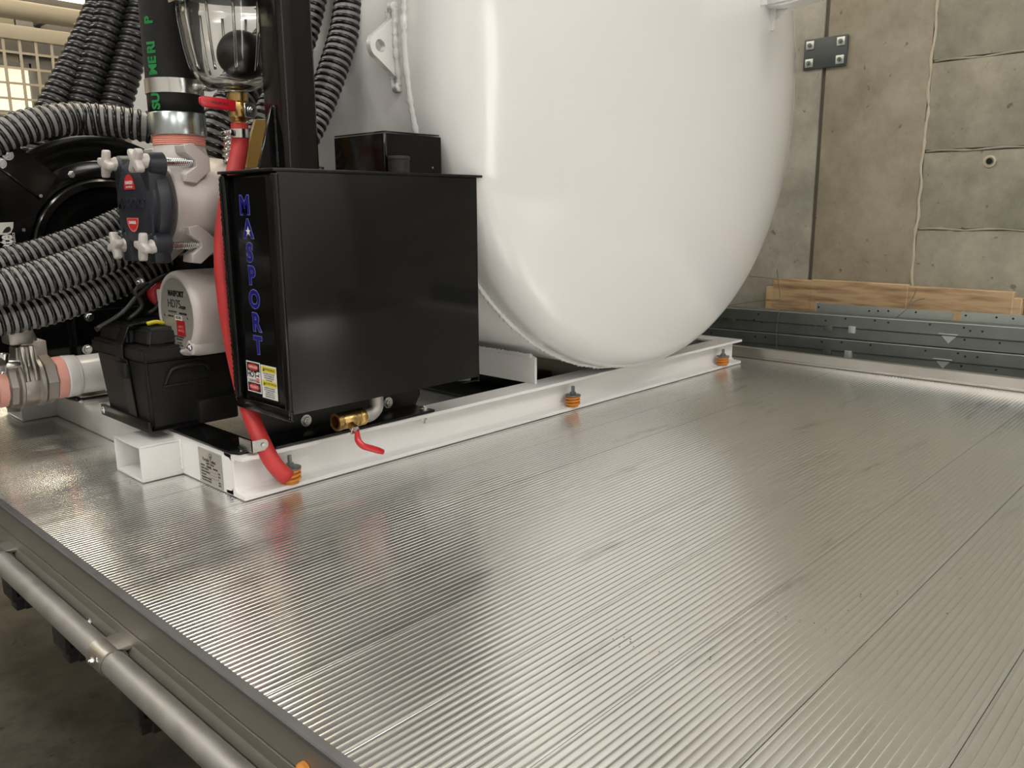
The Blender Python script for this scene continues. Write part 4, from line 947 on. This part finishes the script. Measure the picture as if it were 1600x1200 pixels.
for s in (wx(38), wx(50)): tube(bm, [V(s, WY-.060, WZ+.01), V(s, WY-.050, WZ+.05), V(s+.003*0, WY-.040, WZ+.095)], .006, 8)
obj('valve_body', bm, M['steel'], cv)
bm = B(); box(bm, (wx(23), WY-.032, WZ+.100), (wx(58), WY+.032, WZ+.135), .006); cyl(bm, (wx(54), WY-.02, WZ+.13), (wx(58), WY-.02, WZ+.105), .010, 16); box(bm, (wx(20), WY-.02, WZ+.132), (wx(56), WY+.02, WZ+.140), .003); obj('bonnet', bm, M['steel'], cv)
bm = B(); cyl(bm, (wx(4), WY-.062, WZ+.062), (wx(28), WY-.062, WZ+.058), .011, 16, .002); lathe(bm, [(.019, 0), (.021, .004), (.021, .016), (.014, .02), (0, .02)], (wx(8), WY-.062, WZ+.062), (-1, 0, 0), 6, cap=False); cyl(bm, (wx(2), WY-.062, WZ+.04), (wx(10), WY-.064, WZ+.09), .012, 14, .003); obj('clamp_bolt', bm, M['steelb'], cv)
bm = B(); lathe(bm, [(WR-.002, wx(-2)), (WR+.001, wx(0)), (WR+.001, wx(12)), (WR-.002, wx(14))], (0, WY, WZ), (1, 0, 0), 40); obj('thread_tape', bm, M['pink'], cv)
bm = B(); box(bm, (wx(57), WY+.02, WZ+.048), (wx(84), WY+.10, WZ+.098), .003); obj('tag_block', bm, M['castw'], cv)
bm = B(); lathe(bm, [(WR+.004, wx(-3)), (WR+.010, wx(-6)), (WR+.012, wx(-60)), (WR+.012, wx(-160))], (0, WY, WZ), (1, 0, 0), 36); obj('rubber_coupling', bm, M['rubber'], None, 'thick black rubber hose end joined to the stainless valve at far left', 'hose')
# alloy strip and rubber loop beside the pipe
bm = B(); a0 = at(124, 624, z=ZT+.012); box(bm, (a0.x, a0.y-.03, ZT+.0005), (a0.x+.10, a0.y+.012, ZT+.013), .0015); stp = obj('alloy_strip', bm, M['alu'], None, 'flat alloy strip on the skid beam beside the battery box', 'strip')
bm = B(); tube(bm, spline([at(172, 602, z=.128), at(150, 601, z=.128), at(122, 605, z=.126), at(104, 611, z=.122), at(104, 619, z=.118), at(122, 624, z=.116)], .008), .0068, 12); obj('rubber_loop', bm, M['rubber'], None, 'looped black rubber cable lying below the white pipe', 'cable')

# ================================================================== CORRUGATED HOSES
def corr(label, pts, r, pitch, rr, wall, rib=M['rib'], nt=18):
    path = spline(pts, .02)
    c = path[len(path)//2]
    t = thing('corrugated_hose', c, label, 'hose', 'ribbed black hoses')
    bm = B(); tube(bm, path, r, 22); obj('hose_wall', bm, wall, t)
    bm = B(); helix(bm, path, r-.0006, pitch, rr, nt); obj('spiral_rib', bm, rib, t, ang=75)
    return t
G, D_ = M['hosegrey'], M['hosedark']
def P_(pts, y): return [at(p[0], p[1], y=(p[2] if len(p) > 2 else y)) for p in pts]
corr('single ribbed hose running level above the black reel to the suction hose', P_([(-70, 250), (-20, 222), (30, 201), (80, 189), (130, 186), (185, 190, .53), (240, 201, .50), (300, 215, .50)], .56), .0345, .0172, .0053, G)
corr('topmost of the three ribbed hoses crossing in front of the reel', P_([(-60, 425), (0, 410), (50, 397), (100, 381), (150, 362), (190, 343), (235, 325, .62), (300, 300, .62)], .64), .0300, .0175, .0053, G)
corr('middle ribbed hose of the three in front of the reel, the thickest', P_([(-60, 462), (0, 450), (50, 438), (100, 422), (140, 408), (175, 395), (215, 377, .50), (260, 352, .52), (320, 330, .52)], .50), .0395, .0172, .0053, G)
corr('lowest of the three ribbed hoses in front of the reel', P_([(-60, 508), (0, 498), (50, 488), (100, 474), (150, 455), (200, 434), (245, 412, .56), (300, 392, .56)], .56), .0375, .0175, .0053, G)
corr('leftmost of the steep ribbed hoses rising at top left', P_([(55, 262), (66, 210), (84, 170), (118, 104), (150, 36), (172, -20), (190, -80), (225, -220), (250, -400)], 1.06), .0420, .0215, .0078, D_)
corr('middle steep ribbed hose rising at top left', P_([(108, 265), (118, 210), (131, 164), (150, 100), (169, 40), (182, -10), (200, -80), (235, -220), (262, -400)], 1.02), .0420, .0215, .0078, D_)
corr('steep ribbed hose right beside the thick woven suction hose', P_([(160, 262), (170, 210), (182, 160), (200, 96), (216, 40), (228, -10), (242, -80), (270, -220), (292, -400)], .98), .0410, .0215, .0078, D_)
corr('fat ribbed hose arching down between the mast and the white tank', P_([(585, -420), (578, -300), (568, -160), (556, -60), (545, 5), (539, 45), (528, 85), (512, 132), (494, 178), (472, 222), (444, 262)], .20), .0330, .0172, .0053, G)
corr('ribbed hose half hidden just behind the mast', P_([(520, -420), (512, -260), (503, -120), (493, -35), (484, 15), (470, 66), (446, 122), (420, 175), (392, 235), (360, 290)], .30), .0330, .0180, .0053, G)
mh = corr('ribbed hose slanting behind the clear bowl and red lever', P_([(440, 40), (415, 90), (384, 134), (358, 172), (336, 214), (320, 262)], .41), .0430, .0205, .0068, G)

# ================================================================== STACK OF GALVANISED RAILS, TIMBER, WIRE
SL = -.0133
def rail(xf, y0, y1, zt, label, holes, tabs=(), hgt=.094, grp='galvanised rails in the stack'):
    zz = lambda y: zt+SL*y
    t = thing('galvanised_rail', (xf, (y0+y1)/2, zz((y0+y1)/2)-hgt), label, 'rail', grp)
    pr = [(0, 0), (0, -.046), (.010, -.052), (.010, -.088), (.004, -.092), (.045, -.094), (.045, -.090), (.014, -.0885), (.014, -.0505), (.0035, -.0445), (.0035, -.0035), (.055, -.0035), (.055, 0)]
    bm = B(); a = [V(xf+x, y0, zz(y0)+z) for x, z in pr]; prism(bm, a, (0, y1-y0, zz(y1)-zz(y0))); obj('channel', bm, M['galv'], t, ang=20)
    bm = B(); prism(bm, [V(xf-.0012, y0, zz(y0)-.002), V(xf-.0012, y0, zz(y0)+.0012), V(xf+.004, y0, zz(y0)+.0012)], (0, y1-y0, zz(y1)-zz(y0))); obj('edge', bm, M['galvl'], t)  # pale strip paints the lit top edge onto the rail
    bm = B()
    for px, py in holes:
        p = at(px, py, x=xf); up = p.z > zz(p.y)-.048; xx = xf-.0004 if up else xf+.0096
        p = at(px, py, x=xx); lathe(bm, [(.0042, 0), (0, .0001)], (xx, p.y, p.z), (-1, 0, 0), 12)
    obj('hole', bm, M['ink'], t, kind='stuff')
    for kind, px, py in tabs:
        p = at(px, py, x=xf+.004); bm = B()
        if kind == 't': prism(bm, [p+V(0, -.032, .014), p+V(0, .032, .014), p+V(.004, 0, -.022)], (.0025, 0, 0)); box(bm, p+V(-.012, -.033, .013), p+V(.004, .033, .016), .0006)
        elif kind == 'c': lathe(bm, [(.016, 0), (.018, .003), (.018, .006), (.013, .006), (.013, 0)], p+V(.004, 0, 0), (-1, 0, 0), 20, cap=False); box(bm, p+V(-.003, -.055, -.010), p+V(.004, -.02, .010), .001)
        else: box(bm, p+V(-.010, -.014, -.014), p+V(.006, .014, .014), .0015)
        obj('tab', bm, M['galvl'] if kind != 'c' else M['galv'], t)
    return t
RX = 2.5
H1 = [(1185, 491), (1290, 501), (1321, 498), (1367, 501), (1388, 504), (1453, 507), (1506, 512), (1516, 517), (1535, 518), (1507, 531), (1562, 536), (1178, 500), (1190, 503)]
H2 = [(1098, 518), (1111, 520), (1180, 526), (1196, 527), (1284, 534), (1315, 535), (1360, 539), (1446, 548), (1497, 552), (1508, 557), (1527, 558), (1502, 572), (1556, 578)]
rail(RX, -1.9, 1.2, .1745, 'upper front galvanised rail of the stack beyond the deck kerb', H1, [('t', 1482, 528), ('s', 1332, 515), ('c', 1280, 511), ('c', 1132, 499)])
rail(RX, -1.9, 1.2, .0775, 'lower front galvanised rail of the stack beyond the deck kerb', H2, [('t', 1473, 567), ('s', 1326, 553), ('c', 1278, 548)])
RB = 2.585
rail(RB, -1.9, .9, .168, 'rear upper galvanised rail of the stack, behind the front rails', [])
rail(RB, -1.9, .9, .071, 'rear lower galvanised rail of the stack, behind the front rails', [])
for n, (pa, pb, pz) in enumerate([((1275, 473), (1490, 488), 0), ((1503, 487), (1700, 499), 0)]):
    xb = 2.70; A_, Bp = at(*pa, x=xb), at(*pb, x=xb)
    lbl = ['short galvanised channel lying against the timber, left of the pair', 'short galvanised channel lying against the timber, right of the pair'][n]
    t = thing('short_channel', (xb, (A_.y+Bp.y)/2, .1), lbl, 'channel')
    hh = .05
    bm = B(); prism(bm, [V(xb, A_.y, A_.z), V(xb+.003, A_.y, A_.z), V(xb+.003, A_.y, A_.z-hh), V(xb, A_.y, A_.z-hh)], (0, Bp.y-A_.y, Bp.z-A_.z)); prism(bm, [V(xb, A_.y, A_.z-hh+.003), V(xb+.06, A_.y, A_.z-hh+.003), V(xb+.06, A_.y, A_.z-hh), V(xb, A_.y, A_.z-hh)], (0, Bp.y-A_.y, Bp.z-A_.z)); obj('channel', bm, M['galvl'], t)
    bm = B(); prism(bm, [V(xb-.002, A_.y, A_.z+.001), V(xb+.02, A_.y, A_.z+.001), V(xb+.02, A_.y, A_.z-hh), V(xb-.002, A_.y, A_.z-hh)], (0, -.003, 0)); box(bm, (xb-.001, Bp.y, min(A_.z, Bp.z)), (xb+.003, A_.y, min(A_.z, Bp.z)+.0001)); obj('edge', bm, M['galvl'], t)
    bm = B(); box(bm, (xb, Bp.y, -.012), (xb+.10, A_.y, A_.z-hh-.001), .003); obj('packer', bm, M['galv'], t)
    bm = B()
    for px, py in ([(1279, 480), (1358, 486), (1372, 486), (1388, 486), (1431, 488)] if n == 0 else [(1509, 493), (1557, 496), (1583, 498)]):
        p = at(px, py, x=xb-.0006); lathe(bm, [(.0042, 0), (0, .0001)], p, (-1, 0, 0), 12)
    obj('hole', bm, M['ink'], t, kind='stuff')
# timber leaning against the wall
tb = thing('timber_boards', (2.93, -.2, -.012), 'row of rough tan timber boards on edge along the concrete wall', 'boards')
tx = 2.935
for i, (pa, pb, top, dx) in enumerate([(1196, 1207, 448, .004), (1207, 1266, 437, .002), (1266, 1417, 441, 0), (1417, 1583, 449, .003), (1583, 1597, 466, .005)]):
    za = at((pa+pb)/2, top+ (0 if i != 3 else 3), x=tx).z; y0 = at(pb, 470, x=tx).y; y1 = at(pa, 455, x=tx).y
    bm = B(); box(bm, (tx+dx, y0+.0008, -.011), (tx+dx+.04, y1-.0008, za), .003, 1)
    obj('board', bm, M['wood'], tb)
# stray wire
bm = B()
for pts in ([(1214, 421, 2.56), (1217, 446, 2.53), (1219, 470, 2.49), (1215, 500, 2.482), (1213, 520, 2.48), (1214, 553, 2.478)], [(1136, 478, 2.53), (1160, 474, 2.51), (1190, 470, 2.5), (1219, 468, 2.49)], [(1172, 432, 2.7), (1196, 434, 2.62), (1214, 437, 2.55)]):
    tube(bm, spline([at(p[0], p[1], x=p[2]) for p in pts], .03), .0014, 6)
obj('tie_wire', bm, M['galv'], None, 'thin bent tie wire standing against the rail stack near the tank', 'wire')
bm = B(); tube(bm, spline([at(1400, 497, x=2.60), at(1418, 482, x=2.62), at(1430, 470, x=2.66), at(1445, 467, x=2.70)], .02), .0016, 6); tube(bm, spline([at(1421, 474, x=2.65), at(1428, 462, x=2.7), at(1432, 452, x=2.75)], .02), .0016, 6); obj('tie_wire', bm, M['galv'], None, 'bent wire offcut lying across the short channels by the timber', 'wire')

# ================================================================== MESH GUARD AT TOP LEFT
GY = 2.4
mg = thing('mesh_guard', (0, GY, FZ), 'beige perforated steel mesh guard standing behind the hoses at top left', 'guard')
bm = B(); box(bm, (-1.9, GY, 1.302), (.74, GY+.03, 1.358), .004); box(bm, (-1.9, GY, .52), (.74, GY+.03, .57), .004); obj('rail', bm, M['beige'], mg)
bm = B(); c = .0612; g0 = at(33, 80, y=GY).x
for i in range(-36, 7):
    x = g0+i*c
    if -1.9 < x < .72: box(bm, (x-.0055, GY+.008, .55), (x+.0055, GY+.013, 1.32), 0)
for j in range(14): box(bm, (-1.9, GY+.0085, 1.252-j*c-.0045), (.74, GY+.0125, 1.252-j*c+.0045), 0)
obj('mesh', bm, M['beige'], mg, kind='stuff')
for x in (-1.88, -.6, .70):
    bm = B(); box(bm, (x-.02, GY+.002, FZ), (x+.02, GY+.042, 1.34), .004); obj('post', bm, M['beige'], mg)
# cladding strip under the pipe
for i in range(6):
    xa = at(50, 40, y=LY-.02).x-1.36+i*.68
    bm = B(); box(bm, (xa+.004, LY-.022, 1.585), (xa+.676, LY+.03, 1.745), .003); pn_ = obj('header_panel', bm, M['greyb'], lw)
    bm = B()
    for q in (.03, .34, .65): cyl(bm, (xa+q, LY-.022, 1.73), (xa+q, LY-.027, 1.73), .008, 12)
    obj('screw', bm, M['galvl'], pn_, kind='stuff')

bm = B(); c = at(356, 228, y=.24)
for i in range(6): box(bm, (c.x-.010, c.y-.010, c.z-.036+i*.012), (c.x+.016, c.y+.012, c.z-.029+i*.012), .002, 1)
box(bm, (c.x-.004, c.y-.006, c.z-.038), (c.x+.018, c.y+.014, c.z+.034), .003, 1); obj('hose_clamp', bm, M['steelb'], mh)
